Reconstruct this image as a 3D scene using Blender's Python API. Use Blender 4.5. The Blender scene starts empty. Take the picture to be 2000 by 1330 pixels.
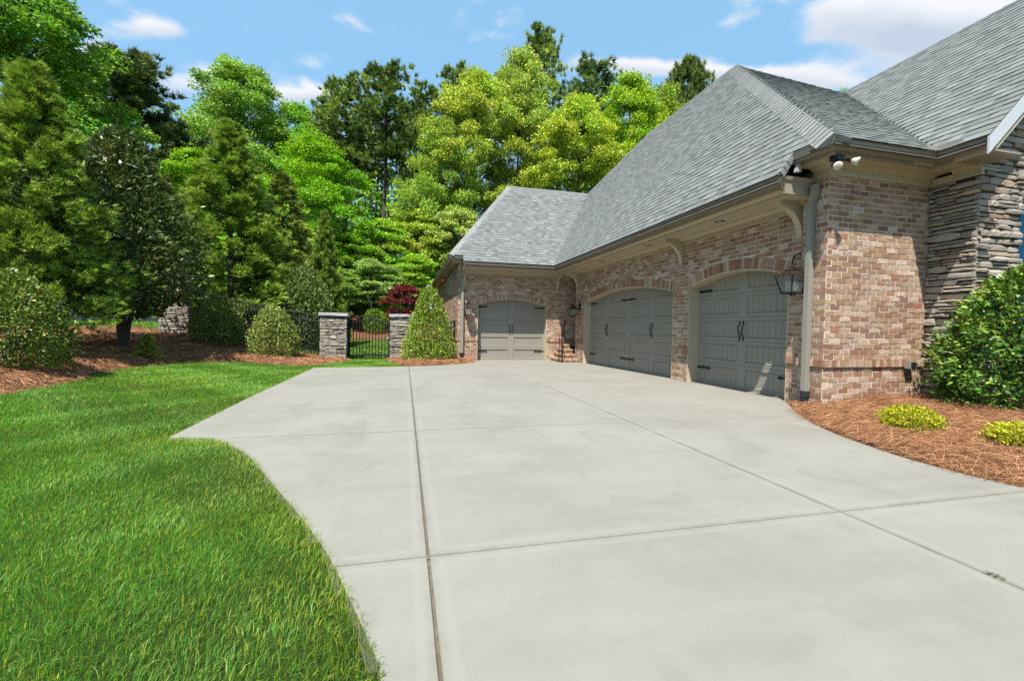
import bpy, math, random
import numpy as np
from mathutils import Vector, Matrix
R = math.radians
rng = np.random.default_rng(11)
random.seed(5)
S = bpy.context.scene
COL = S.collection

# ------------------------------------------------------------------ camera
cam = bpy.data.cameras.new('camera'); camo = bpy.data.objects.new('camera', cam); COL.objects.link(camo)
cam.sensor_width = 36.0; cam.lens = 15.221; cam.clip_start = 0.05; cam.clip_end = 3000
CAMP = (0.0, 0.0, 1.12)
camo.matrix_world = Matrix(((0.9706, -0.00889, -0.24052, CAMP[0]), (-0.23995, 0.03215, -0.97025, CAMP[1]), (0.01636, 0.99944, 0.02907, CAMP[2]), (0, 0, 0, 1)))
S.camera = camo

# ------------------------------------------------------------------ sky, sun, exposure
SUN_EL, SUN_AZ = R(61.0), R(212.1)
W = bpy.data.worlds.new('World'); S.world = W; W.use_nodes = True
wn = W.node_tree.nodes; wl = W.node_tree.links
for n in list(wn): wn.remove(n)
wout = wn.new('ShaderNodeOutputWorld'); bg = wn.new('ShaderNodeBackground'); bg.inputs[1].default_value = 0.082
sky = wn.new('ShaderNodeTexSky'); sky.sky_type = 'NISHITA'; sky.sun_disc = False
sky.sun_elevation = SUN_EL; sky.sun_rotation = SUN_AZ; sky.altitude = 200; sky.air_density = 1.0; sky.dust_density = 1.2; sky.ozone_density = 1.0
def build_clouds():
    tc = wn.new('ShaderNodeTexCoord')
    sep = wn.new('ShaderNodeSeparateXYZ'); wl.new(tc.outputs['Generated'], sep.inputs[0])
    def M(op, a, b=None, c=None):
        n = wn.new('ShaderNodeMath'); n.operation = op
        for i, v in enumerate((a, b, c)):
            if v is None: continue
            if isinstance(v, (int, float)): n.inputs[i].default_value = v
            else: wl.new(v, n.inputs[i])
        return n.outputs[0]
    az = M('ARCTAN2', sep.outputs[0], sep.outputs[1]); el = M('ARCSINE', sep.outputs[2])
    def noise(scale, detail, sc, off, rough=0.55):
        mp = wn.new('ShaderNodeMapping'); mp.inputs['Location'].default_value = off; mp.inputs['Scale'].default_value = sc; wl.new(tc.outputs['Generated'], mp.inputs[0])
        t = wn.new('ShaderNodeTexNoise'); t.inputs['Scale'].default_value = scale; t.inputs['Detail'].default_value = detail; t.inputs['Roughness'].default_value = rough
        wl.new(mp.outputs[0], t.inputs[0]); return t.outputs[0]
    big = noise(2.6, 3.0, (1, 1, 2.4), CL_OFF); fine = noise(9.0, 8.0, (1, 1, 2.2), (3.1, 1.7, 0.4), 0.56)
    tot = M('MULTIPLY', M('MAXIMUM', M('SUBTRACT', big, 0.60), 0.0), 5.0); low = None
    for a, e, w, h, amp in CLOUDS:   # cumulus banks of that day, azimuth and elevation in radians
        da = M('DIVIDE', M('SUBTRACT', az, a), w); de = M('DIVIDE', M('SUBTRACT', M('SUBTRACT', el, e), M('MULTIPLY', M('SUBTRACT', az, a), -0.5 * (a - 0.23))), h)
        g = M('MULTIPLY', M('EXPONENT', M('MULTIPLY', M('ADD', M('MULTIPLY', da, da), M('MULTIPLY', de, de)), -1.0)), amp)
        tot = M('ADD', tot, g); lo = M('MULTIPLY', g, M('MULTIPLY', de, -0.55)); low = lo if low is None else M('ADD', low, lo)
    shape = M('ADD', M('MULTIPLY', tot, 0.62), M('MULTIPLY', M('SUBTRACT', fine, 0.5), 1.5))
    mr = wn.new('ShaderNodeMapRange'); mr.interpolation_type = 'SMOOTHSTEP'; wl.new(shape, mr.inputs[0])
    mr.inputs[1].default_value = 0.13; mr.inputs[2].default_value = 0.60; mr.inputs[3].default_value = 0.0; mr.inputs[4].default_value = 0.95
    shade = M('ADD', M('MULTIPLY', shape, 0.35), low)
    mr2 = wn.new('ShaderNodeMapRange'); wl.new(shade, mr2.inputs[0]); mr2.inputs[1].default_value = 0.05; mr2.inputs[2].default_value = 0.55
    ccol = wn.new('ShaderNodeMix'); ccol.data_type = 'RGBA'; wl.new(mr2.outputs[0], ccol.inputs[0])
    ccol.inputs[6].default_value = (5.9, 5.9, 6.1, 1); ccol.inputs[7].default_value = (3.6, 4.1, 4.9, 1)
    veil = wn.new('ShaderNodeMix'); veil.data_type = 'RGBA'; veil.inputs[0].default_value = 0.6; wl.new(sky.outputs[0], veil.inputs[6]); veil.inputs[7].default_value = (2.35, 4.85, 7.3, 1)   # thin high haze
    mix = wn.new('ShaderNodeMix'); mix.data_type = 'RGBA'; wl.new(mr.outputs[0], mix.inputs[0]); wl.new(veil.outputs[2], mix.inputs[6]); wl.new(ccol.outputs[2], mix.inputs[7])
    wl.new(mix.outputs[2], bg.inputs[0])
CLOUDS = [(-0.60, 0.450, 0.04, 0.022, .95), (-0.446, 0.474, 0.07, 0.017, .8), (-0.527, 0.408, 0.024, 0.024, 1.0), (-0.396, 0.413, 0.05, 0.022, .7), (-0.215, 0.438, 0.11, 0.018, .85), (0.62, 0.500, 0.24, 0.015, 1.0), (1.0, 0.478, 0.22, 0.05, 1.5), (0.86, 0.434, 0.11, 0.015, .8), (0.84, 0.600, 0.18, 0.024, 1.1), (0.55, 0.575, 0.02, 0.008, 0.5)]
CL_OFF = (0.35, 0.9, 0.0)
build_clouds()
wl.new(bg.outputs[0], wout.inputs[0])
sun = bpy.data.lights.new('sun', 'SUN'); sun.energy = 5.0; sun.angle = R(0.53); sun.color = (1.0, 0.955, 0.88)
suno = bpy.data.objects.new('sun', sun); COL.objects.link(suno); suno.location = (-10, -15, 32)
suno.rotation_euler = Vector((0.295, 0.47, -1.0)).to_track_quat('-Z', 'Y').to_euler()
S.view_settings.view_transform = 'Standard'; S.view_settings.look = 'None'; S.view_settings.gamma = 1.0; S.view_settings.use_curve_mapping = False
S.view_settings.exposure = 1.0
S.render.engine = 'CYCLES'
S.cycles.use_denoising = False; S.cycles.max_bounces = 7; S.cycles.diffuse_bounces = 4; S.cycles.glossy_bounces = 3; S.cycles.transmission_bounces = 5; S.cycles.transparent_max_bounces = 6

# ------------------------------------------------------------------ materials
def newmat(name):
    m = bpy.data.materials.new(name); m.use_nodes = True
    nt = m.node_tree; p = nt.nodes['Principled BSDF']
    return m, nt, p
class NT:
    def __init__(s, nt): s.nt = nt; s.n = nt.nodes; s.l = nt.links
    def put(s, sock, v):
        if v is None: return
        if hasattr(v, 'is_output') or hasattr(v, 'links'): s.l.new(v, sock)
        else: sock.default_value = v
    def math(s, op, a, b=None, clamp=False):
        n = s.n.new('ShaderNodeMath'); n.operation = op; n.use_clamp = clamp; s.put(n.inputs[0], a); s.put(n.inputs[1], b); return n.outputs[0]
    def pos(s): return s.n.new('ShaderNodeNewGeometry').outputs['Position']
    def noise(s, scale, detail=4.0, rough=0.55, vec=None, dist=0.0):
        n = s.n.new('ShaderNodeTexNoise'); n.inputs['Scale'].default_value = scale; n.inputs['Detail'].default_value = detail
        n.inputs['Roughness'].default_value = rough; n.inputs['Distortion'].default_value = dist
        s.l.new(vec if vec is not None else s.pos(), n.inputs['Vector']); return n.outputs[0]
    def ramp(s, fac, stops, interp='LINEAR'):
        n = s.n.new('ShaderNodeValToRGB'); cr = n.color_ramp; cr.interpolation = interp
        while len(cr.elements) < len(stops): cr.elements.new(0.5)
        for e, (p, c) in zip(cr.elements, stops): e.position = p; e.color = (*c, 1) if len(c) == 3 else c
        s.put(n.inputs[0], fac); return n.outputs[0]
    def mix(s, fac, a, b, mode='MIX'):
        n = s.n.new('ShaderNodeMix'); n.data_type = 'RGBA'; n.blend_type = mode; n.clamp_factor = True
        s.put(n.inputs[0], fac); s.put(n.inputs[6], (*a, 1) if isinstance(a, tuple) else a); s.put(n.inputs[7], (*b, 1) if isinstance(b, tuple) else b); return n.outputs[2]
    def maprange(s, v, a, b, c, d, smooth=False):
        n = s.n.new('ShaderNodeMapRange'); n.interpolation_type = 'SMOOTHSTEP' if smooth else 'LINEAR'
        s.put(n.inputs[0], v)
        for i, x in enumerate((a, b, c, d)): n.inputs[i + 1].default_value = x
        return n.outputs[0]
    def attr(s, name):
        n = s.n.new('ShaderNodeAttribute'); n.attribute_name = name; return n
    def sep(s, v):
        n = s.n.new('ShaderNodeSeparateColor'); s.l.new(v, n.inputs[0]); return n.outputs
    def scale(s, vec, sc):
        n = s.n.new('ShaderNodeMapping'); n.inputs['Scale'].default_value = sc; s.l.new(vec, n.inputs[0]); return n.outputs[0]
    def bump(s, h, strength, dist, p):
        n = s.n.new('ShaderNodeBump'); n.inputs['Strength'].default_value = strength; n.inputs['Distance'].default_value = dist
        s.l.new(h, n.inputs['Height']); s.l.new(n.outputs[0], p.inputs['Normal'])
MT = {}
PK_ = 0.68   # paint and mineral colours brought to measured albedo
def plain(name, col, rough=0.5, metal=0.0, var=0.0, vscale=3.0, spec=0.5, bump=0.0):
    m, nt, p = newmat(name); t = NT(nt)
    col = tuple(x * PK_ for x in col); c = (*col, 1)
    if var:
        n1 = t.noise(vscale, 5.0, 0.6)
        t.l.new(t.mix(t.maprange(n1, 0.3, 0.7, 0, 1), tuple(x * (1 - var) for x in col), tuple(min(1, x * (1 + var)) for x in col)), p.inputs['Base Color'])
        if bump: t.bump(t.noise(vscale * 8, 4), bump, 0.004, p)
    else: p.inputs['Base Color'].default_value = c
    p.inputs['Roughness'].default_value = rough; p.inputs['Metallic'].default_value = metal; p.inputs['Specular IOR Level'].default_value = spec
    MT[name] = m; return m
plain('trim', (0.64, 0.535, 0.37), 0.5, var=0.05, vscale=1.5)
plain('gutter', (0.36, 0.295, 0.215), 0.38, var=0.06, vscale=2)
plain('downspout', (0.35, 0.33, 0.275), 0.35, var=0.05, vscale=3)
plain('door', (0.35, 0.322, 0.268), 0.42, var=0.04, vscale=1.2)
plain('iron', (0.012, 0.012, 0.013), 0.65, var=0.1, spec=0.2)
plain('bronze', (0.13, 0.085, 0.07), 0.32, metal=0.75, var=0.15, vscale=25)
plain('mortar', (0.80, 0.71, 0.59), 0.95, var=0.12, vscale=20, bump=0.4)
plain('joint_fill', (0.15, 0.125, 0.09), 0.95, var=0.3, vscale=30)
plain('white_paint', (0.62, 0.64, 0.66), 0.45)
plain('blue_paint', (0.02, 0.13, 0.28), 0.35)
plain('cream', (0.75, 0.71, 0.55), 0.35)
plain('black_plastic', (0.02, 0.023, 0.026), 0.45)
plain('lead', (0.42, 0.41, 0.38), 0.5, var=0.1, vscale=15)
plain('wood_grey', (0.34, 0.36, 0.38), 0.85, var=0.2, vscale=6)
plain('dark_glass', (0.015, 0.02, 0.025), 0.06)
plain('house_inside', (0.10, 0.09, 0.08), 0.9)
plain('roof_deck', (0.10, 0.105, 0.105), 0.9, var=0.2, vscale=9)
plain('cap_stone', (0.42, 0.41, 0.40), 0.85, var=0.22, vscale=14, bump=0.7)
plain('grout', (0.045, 0.04, 0.035), 0.95, var=0.2, vscale=12)
plain('bark', (0.085, 0.065, 0.05), 0.95, var=0.45, vscale=9, bump=0.8)
plain('bark_pale', (0.25, 0.21, 0.17), 0.9, var=0.3, vscale=9, bump=0.5)
def mk_glass():
    m, nt, p = newmat('lantern_glass'); p.inputs['Base Color'].default_value = (0.93, 0.95, 0.92, 1); p.inputs['Roughness'].default_value = 0.04
    p.inputs['Transmission Weight'].default_value = 0.92; p.inputs['IOR'].default_value = 1.3; MT['glass'] = m
mk_glass()
def mk_brick():
    m, nt, p = newmat('brick'); t = NT(nt); s = t.sep(t.attr('col').outputs['Color'])
    base = t.ramp(s[0], [(0, (0.21, 0.10, 0.06)), (0.2, (0.32, 0.165, 0.095)), (0.4, (0.255, 0.13, 0.078)), (0.55, (0.36, 0.255, 0.13)), (0.70, (0.37, 0.225, 0.135)), (0.84, (0.39, 0.285, 0.185)), (0.93, (0.35, 0.15, 0.085)), (1, (0.17, 0.105, 0.07))])
    n1 = t.noise(26, 5, 0.65, dist=1.2)
    base = t.mix(t.maprange(n1, 0.35, 0.65, 0, 0.75), base, t.mix(0.55, base, (0.11, 0.055, 0.035)))
    n2 = t.noise(48, 6, 0.72, vec=t.scale(t.pos(), (1.3, 1.3, 1.0)), dist=2.0)
    wash = t.maprange(t.math('ADD', n2, t.math('MULTIPLY', s[2], 0.20)), 0.615, 0.79, 0, 0.88, True)
    base = t.mix(wash, base, (0.74, 0.64, 0.545))
    base = t.mix(0.04, base, (0.46, 0.38, 0.33)); base = t.mix(1.0, base, (0.95, 0.91, 0.88), 'MULTIPLY'); t.l.new(base, p.inputs['Base Color']); p.inputs['Roughness'].default_value = 0.92; p.inputs['Specular IOR Level'].default_value = 0.25
    t.bump(t.noise(60, 5, 0.7), 0.7, 0.006, p); MT['brick'] = m
mk_brick()
def mk_stone():
    m, nt, p = newmat('ledge_stone'); t = NT(nt); s = t.sep(t.attr('col').outputs['Color'])
    base = t.ramp(s[0], [(0, (0.34, 0.28, 0.205)), (0.18, (0.54, 0.47, 0.365)), (0.36, (0.42, 0.385, 0.345)), (0.52, (0.60, 0.49, 0.335)), (0.66, (0.26, 0.23, 0.215)), (0.78, (0.46, 0.31, 0.21)), (0.9, (0.66, 0.60, 0.51)), (1, (0.19, 0.165, 0.15))])
    n1 = t.noise(14, 6, 0.65, vec=t.scale(t.pos(), (1, 1, 2.6)), dist=0.8)
    base = t.mix(t.maprange(n1, 0.35, 0.7, 0, 0.7), base, t.mix(s[1], (0.16, 0.13, 0.105), (0.64, 0.59, 0.51)))
    base = t.mix(1.0, base, (0.76, 0.76, 0.76), 'MULTIPLY'); t.l.new(base, p.inputs['Base Color']); p.inputs['Roughness'].default_value = 0.9; p.inputs['Specular IOR Level'].default_value = 0.25
    t.bump(t.noise(28, 6, 0.7, vec=t.scale(t.pos(), (1, 1, 2.2))), 0.9, 0.02, p); MT['stone'] = m
mk_stone()
def mk_shingle():
    m, nt, p = newmat('asphalt_shingle'); t = NT(nt); s = t.sep(t.attr('col').outputs['Color'])
    base = t.ramp(s[0], [(0, (0.105, 0.112, 0.110)), (0.3, (0.18, 0.192, 0.184)), (0.6, (0.25, 0.263, 0.25)), (0.85, (0.32, 0.332, 0.312)), (1, (0.42, 0.42, 0.395))])
    n1 = t.noise(160, 3, 0.8)
    base = t.mix(t.maprange(n1, 0.3, 0.7, 0, 1), t.mix(0.45, base, (0.03, 0.03, 0.03)), t.mix(0.2, base, (0.5, 0.5, 0.48)))
    n2 = t.noise(1.3, 3)
    base = t.mix(t.maprange(n2, 0.3, 0.7, 0, 0.25), base, (0.2, 0.19, 0.17))
    base = t.mix(1.0, base, (0.705, 0.725, 0.745), 'MULTIPLY'); t.l.new(base, p.inputs['Base Color']); p.inputs['Roughness'].default_value = 0.95; p.inputs['Specular IOR Level'].default_value = 0.2
    t.bump(n1, 0.5, 0.003, p); MT['shingle'] = m
mk_shingle()
def mk_concrete():
    m, nt, p = newmat('broomed_concrete'); t = NT(nt)
    n1 = t.noise(0.75, 5, 0.6, dist=0.6); n2 = t.noise(5.5, 5, 0.65); n3 = t.noise(95, 3, 0.7); n4 = t.noise(1.6, 4, 0.55, vec=t.scale(t.pos(), (0.5, 2.4, 1)))
    base = t.mix(t.maprange(n1, 0.3, 0.7, 0, 1), (0.245, 0.229, 0.190), (0.305, 0.289, 0.244))
    base = t.mix(t.maprange(n4, 0.42, 0.72, 0, 0.55), base, (0.31, 0.297, 0.255))
    base = t.mix(t.maprange(n2, 0.5, 0.8, 0, 0.3), base, (0.195, 0.184, 0.154))
    base = t.mix(t.maprange(n3, 0.28, 0.42, 0.30, 0), base, (0.15, 0.145, 0.13))
    sp_ = t.n.new('ShaderNodeSeparateXYZ'); t.l.new(t.pos(), sp_.inputs[0]); dist = None
    for ax, v in ((0, 0.122), (0, 2.675), (1, 2.12), (1, 4.74), (1, 7.6), (1, 10.1)):
        d_ = t.math('ABSOLUTE', t.math('SUBTRACT', sp_.outputs[ax], v)); dist = d_ if dist is None else t.math('MINIMUM', dist, d_)
    band = t.math('MULTIPLY', t.maprange(dist, 0.070, 0.082, 1, 0), t.maprange(n2, 0.25, 0.6, 0.35, 1.0)); base = t.mix(t.math('MULTIPLY', band, 0.30), base, (0.335, 0.325, 0.285))
    base = t.mix(t.math('MULTIPLY', t.maprange(dist, 0.008, 0.05, 1, 0), t.maprange(n2, 0.35, 0.65, 0.05, 0.5)), base, (0.17, 0.15, 0.115))
    st_ = t.noise(0.9, 6, 0.62, vec=t.scale(t.pos(), (1.6, 0.7, 1)), dist=1.4); base = t.mix(t.maprange(st_, 0.52, 0.66, 0, 0.34, True), base, (0.215, 0.2, 0.165))
    spots = t.noise(2.7, 2, 0.5); base = t.mix(t.maprange(spots, 0.70, 0.76, 0, 0.25, True), base, (0.21, 0.20, 0.17))
    t.l.new(base, p.inputs['Base Color']); p.inputs['Roughness'].default_value = 0.88; p.inputs['Specular IOR Level'].default_value = 0.3
    fl = t.noise(310, 2, 0.6); base = t.mix(t.maprange(fl, 0.60, 0.72, 0, 0.35), base, (0.42, 0.41, 0.38)); base = t.mix(1.0, base, (0.73, 0.735, 0.745), 'MULTIPLY'); t.l.new(base, p.inputs['Base Color']); t.bump(t.math('ADD', n3, t.noise(160, 3, 0.6, vec=t.scale(t.pos(), (0.25, 1, 1)))), 0.35, 0.004, p); MT['concrete'] = m
mk_concrete()
def mk_ground():
    m, nt, p = newmat('ground_cover'); t = NT(nt); s = t.sep(t.attr('col').outputs['Color'])
    n1 = t.noise(3.0, 6, 0.65); n2 = t.noise(40, 4, 0.7); n3 = t.noise(55, 4, 0.6, vec=t.scale(t.pos(), (0.35, 1.0, 1.0)), dist=2.5)
    soil = t.mix(n1, (0.03, 0.055, 0.012), (0.06, 0.11, 0.02))
    straw = t.mix(t.maprange(n3, 0.3, 0.7, 0, 1), (0.10, 0.042, 0.02), (0.33, 0.165, 0.085))
    straw = t.mix(t.maprange(n1, 0.35, 0.7, 0, 0.5), straw, (0.25, 0.125, 0.065))
    litter = t.mix(n1, (0.05, 0.045, 0.02), (0.10, 0.085, 0.04))
    c = t.mix(s[0], litter, soil); c = t.mix(s[1], c, straw)
    c = t.mix(1.0, c, (0.72, 0.72, 0.72), 'MULTIPLY'); t.l.new(c, p.inputs['Base Color']); p.inputs['Roughness'].default_value = 1.0; p.inputs['Specular IOR Level'].default_value = 0.1
    t.bump(t.math('ADD', n2, n3), 0.8, 0.03, p); MT['ground'] = m
mk_ground()
def mk_leaf(name, transl, rough, spec, val=(0.62, 1.35), hue=0.035, tipval=2.0, tiphue=-0.045):
    """leaf colour = object colour, varied leaf by leaf; attribute lf: r random, g young growth"""
    m, nt, p = newmat(name); t = NT(nt)
    oi = t.n.new('ShaderNodeObjectInfo'); s = t.sep(t.attr('lf').outputs['Color'])
    hs = t.n.new('ShaderNodeHueSaturation'); t.l.new(oi.outputs['Color'], hs.inputs['Color'])
    h0 = t.maprange(s[0], 0, 1, 0.5 - hue, 0.5 + hue); h1 = t.math('ADD', h0, t.math('MULTIPLY', s[1], tiphue))
    t.l.new(h1, hs.inputs['Hue'])
    v = t.maprange(s[2], 0, 1, val[0] * 0.70, val[1] * 0.70); v2 = t.math('MULTIPLY', v, t.maprange(s[1], 0, 1, 1.0, tipval))
    t.l.new(v2, hs.inputs['Value'])
    c = hs.outputs[0]
    t.l.new(c, p.inputs['Base Color']); p.inputs['Roughness'].default_value = rough; p.inputs['Specular IOR Level'].default_value = spec
    tr = t.n.new('ShaderNodeBsdfTranslucent'); hs2 = t.n.new('ShaderNodeHueSaturation'); t.l.new(c, hs2.inputs['Color']); hs2.inputs['Value'].default_value = 1.5; hs2.inputs['Saturation'].default_value = 1.1; hs2.inputs['Hue'].default_value = 0.49
    t.l.new(hs2.outputs[0], tr.inputs['Color'])
    mx = t.n.new('ShaderNodeMixShader'); mx.inputs[0].default_value = transl
    t.l.new(p.outputs[0], mx.inputs[1]); t.l.new(tr.outputs[0], mx.inputs[2])
    t.l.new(mx.outputs[0], t.n['Material Output'].inputs[0]); MT[name] = m
mk_leaf('leaf_soft', 0.25, 0.6, 0.25, val=(0.5, 1.4))
mk_leaf('leaf_gloss', 0.12, 0.42, 0.34, val=(0.5, 1.45), tipval=1.7)
mk_leaf('leaf_needle', 0.14, 0.55, 0.3, val=(0.5, 1.45), tipval=2.2, tiphue=-0.03)
mk_leaf('grass_blade', 0.36, 0.45, 0.35, val=(0.6, 1.45), hue=0.03, tipval=1.7, tiphue=-0.11)
mk_leaf('straw_needle', 0.0, 0.7, 0.25, val=(0.45, 1.6), hue=0.012, tipval=1.5, tiphue=0.01)

# ------------------------------------------------------------------ mesh and object helpers
ORG = {}
def link(o, parent=None, label=None, cat=None, group=None, kind=None):
    COL.objects.link(o)
    if parent is not None: o.parent = parent
    if label: o['label'] = label
    if cat: o['category'] = cat
    if group: o['group'] = group
    if kind: o['kind'] = kind
    return o
def empty(name, loc, label=None, cat=None, group=None, kind=None, parent=None):
    o = bpy.data.objects.new(name, None); o.empty_display_size = 0.2
    p0 = Vector(ORG[parent.name]) if parent is not None else Vector((0, 0, 0))
    o.location = Vector(loc) - p0; link(o, parent, label, cat, group, kind); ORG[o.name] = tuple(loc); return o
def np_mesh(name, V, F, attr=None, smooth=False):
    """V (n,3), F list of (m,k) index arrays or one array; attr {'name': (n,3)}"""
    if not isinstance(F, list): F = [F]
    F = [np.asarray(f, dtype=np.int32) for f in F if len(f)]
    me = bpy.data.meshes.new(name); V = np.asarray(V, dtype=np.float32)
    me.vertices.add(len(V)); me.vertices.foreach_set('co', V.ravel())
    nl = sum(f.size for f in F); npoly = sum(len(f) for f in F)
    me.loops.add(nl); me.polygons.add(npoly)
    me.loops.foreach_set('vertex_index', np.concatenate([f.ravel() for f in F]))
    tot = np.concatenate([np.full(len(f), f.shape[1], np.int32) for f in F]); st = np.concatenate([[0], np.cumsum(tot)[:-1]]).astype(np.int32)
    me.polygons.foreach_set('loop_start', st)
    if smooth: me.polygons.foreach_set('use_smooth', np.ones(npoly, bool))
    if attr:
        for k, a in attr.items():
            at = me.attributes.new(k, 'FLOAT_COLOR', 'POINT'); a = np.asarray(a, dtype=np.float32)
            at.data.foreach_set('color', np.concatenate([a, np.ones((len(a), 1), np.float32)], 1).ravel())
    me.update(calc_edges=True); me.validate(); return me
class MB:
    """collects world-space shapes and links them as one mesh object"""
    def __init__(s): s.v = []; s.f = []; s.c = []
    def add(s, verts, faces, col=None):
        b = len(s.v); s.v += [tuple(map(float, x)) for x in verts]; s.f += [tuple(i + b for i in f) for f in faces]
        s.c += [col or (0.5, 0.5, 0.5)] * len(verts); return s
    def box(s, a, b, col=None):
        (x0, y0, z0), (x1, y1, z1) = a, b
        v = [(x0, y0, z0), (x1, y0, z0), (x1, y1, z0), (x0, y1, z0), (x0, y0, z1), (x1, y0, z1), (x1, y1, z1), (x0, y1, z1)]
        return s.add(v, [(0, 3, 2, 1), (4, 5, 6, 7), (0, 1, 5, 4), (1, 2, 6, 5), (2, 3, 7, 6), (3, 0, 4, 7)], col)
    def hexa(s, v, col=None):
        return s.add(v, [(0, 3, 2, 1), (4, 5, 6, 7), (0, 1, 5, 4), (1, 2, 6, 5), (2, 3, 7, 6), (3, 0, 4, 7)], col)
    def tube(s, pts, rad, n=8, cap=True, col=None):
        pts = [Vector(p) for p in pts]; rad = rad if hasattr(rad, '__len__') else [rad] * len(pts)
        V = []; F = []; up = None
        for i, p in enumerate(pts):
            d = (pts[min(i + 1, len(pts) - 1)] - pts[max(i - 1, 0)]).normalized()
            if up is None: up = Vector((0, 0, 1)) if abs(d.z) < 0.9 else Vector((1, 0, 0))
            a = d.cross(up).normalized(); b = a.cross(d).normalized(); up = b
            for k in range(n):
                t = 2 * math.pi * k / n; V.append(p + (a * math.cos(t) + b * math.sin(t)) * rad[i])
        for i in range(len(pts) - 1):
            for k in range(n): F.append((i * n + k, i * n + (k + 1) % n, (i + 1) * n + (k + 1) % n, (i + 1) * n + k))
        if cap: F.append(tuple(range(n))[::-1]); F.append(tuple((len(pts) - 1) * n + k for k in range(n)))
        return s.add(V, F, col)
    def prism(s, poly, axis, a, b, col=None):
        """poly of 2D points extruded along axis (0,1,2) from a to b"""
        def P(q, h):
            q = list(q); q.insert(axis, h); return tuple(q)
        n = len(poly); V = [P(q, a) for q in poly] + [P(q, b) for q in poly]
        F = [tuple(range(n))[::-1], tuple(range(n, 2 * n))] + [(i, (i + 1) % n, n + (i + 1) % n, n + i) for i in range(n)]
        return s.add(V, F, col)
    def lathe(s, c, prof, n=16, col=None):
        V = []; F = []
        for r, z in prof:
            for k in range(n): t = 2 * math.pi * k / n; V.append((c[0] + r * math.cos(t), c[1] + r * math.sin(t), c[2] + z))
        for i in range(len(prof) - 1):
            for k in range(n): F.append((i * n + k, i * n + (k + 1) % n, (i + 1) * n + (k + 1) % n, (i + 1) * n + k))
        return s.add(V, F, col)
    def sweep(s, path, prof, closed=True, caps=True, col=None):
        """path of (x,y,z); prof of (out, dz); 'out' is to the right of travel; mitred"""
        pts = [Vector(p) for p in path]; n = len(prof); V = []; F = []
        for i, p in enumerate(pts):
            def nrm(a, b): d = (b - a); d.z = 0; d.normalize(); return Vector((d.y, -d.x, 0))
            if i == 0: m = nrm(pts[0], pts[1])
            elif i == len(pts) - 1: m = nrm(pts[-2], pts[-1])
            else:
                a, b = nrm(pts[i - 1], p), nrm(p, pts[i + 1]); m = (a + b); m = m / max(1e-6, m.dot(a))
            for o, dz in prof: V.append(p + m * o + Vector((0, 0, dz)))
        rngk = range(n if closed else n - 1)
        for i in range(len(pts) - 1):
            for k in rngk: F.append((i * n + k, (i + 1) * n + k, (i + 1) * n + (k + 1) % n, i * n + (k + 1) % n))
        if closed and caps: F.append(tuple(range(n))); F.append(tuple((len(pts) - 1) * n + k for k in range(n))[::-1])
        return s.add(V, F, col)
    def build(s, name, mat, parent=None, smooth=False, **kw):
        me = bpy.data.meshes.new(name); off = Vector(ORG.get(parent.name, (0, 0, 0))) if parent is not None else Vector((0, 0, 0))
        me.from_pydata([tuple(Vector(v) - off) for v in s.v], [], s.f)
        at = me.attributes.new('col', 'FLOAT_COLOR', 'POINT'); at.data.foreach_set('color', np.array([(*c, 1) for c in s.c], np.float32).ravel())
        me.materials.append(MT[mat] if isinstance(mat, str) else mat)
        if smooth: me.polygons.foreach_set('use_smooth', [True] * len(me.polygons))
        me.update(); o = bpy.data.objects.new(name, me); link(o, parent, **kw)
        ORG[o.name] = tuple(off); return o
def rc(): return (random.random(), random.random(), random.random())

# ------------------------------------------------------------------ plan of the site
def sst(x, a, b):
    t = np.clip((x - a) / (b - a), 0, 1); return t * t * (3 - 2 * t)
def inside(poly, x, y):
    x = np.asarray(x, float); y = np.asarray(y, float); r = np.zeros(x.shape, bool); n = len(poly)
    for i in range(n):
        (x0, y0), (x1, y1) = poly[i], poly[(i + 1) % n]
        if y0 == y1: continue
        c = ((y0 > y) != (y1 > y)) & (x < (x1 - x0) * (y - y0) / (y1 - y0) + x0); r ^= c
    return r
def edge_dist(line, x, y):
    x = np.asarray(x, float); y = np.asarray(y, float); d = np.full(x.shape, 1e9)
    for (x0, y0), (x1, y1) in zip(line[:-1], line[1:]):
        dx, dy = x1 - x0, y1 - y0; t = np.clip(((x - x0) * dx + (y - y0) * dy) / (dx * dx + dy * dy), 0, 1)
        d = np.minimum(d, np.hypot(x - x0 - t * dx, y - y0 - t * dy))
    return d
def smooth_line(pts, k=5):
    out = []; P = [Vector((*p, 0)) for p in pts]
    for i in range(len(P) - 1):
        a, b, c, d = P[max(i - 1, 0)], P[i], P[i + 1], P[min(i + 2, len(P) - 1)]
        for j in range(k):
            t = j / k; q = 0.5 * ((2 * b) + (c - a) * t + (2 * a - 5 * b + 4 * c - d) * t * t + (3 * b - a - 3 * c + d) * t ** 3); out.append((q.x, q.y))
    out.append(tuple(pts[-1])); return out
CURVE_L = smooth_line([(0.30, -4.0), (0.12, -1.5), (0.02, 0.4), (-0.03, 1.0), (-0.062, 1.39), (-0.115, 1.585), (-0.22, 1.88), (-0.358, 2.247), (-0.57, 2.70), (-0.913, 3.37), (-1.326, 4.152), (-1.78, 4.72), (-2.231, 4.884)], 4)
STRAW_R = smooth_line([(6.05, 5.75), (5.90, 5.58), (5.1, 4.56), (4.72, 3.88), (4.55, 3.41), (4.43, 2.98), (4.41, 2.64), (4.42, 2.35), (4.50, 2.05), (4.75, 1.6), (5.3, 1.0), (6.6, 0.3), (9.0, -0.2), (12.0, -0.4)], 4)
FAR_E = [(-2.42, 12.85), (-0.43, 13.02), (0.35, 13.2), (0.98, 13.5), (1.7, 14.0), (2.28, 14.55)]
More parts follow.
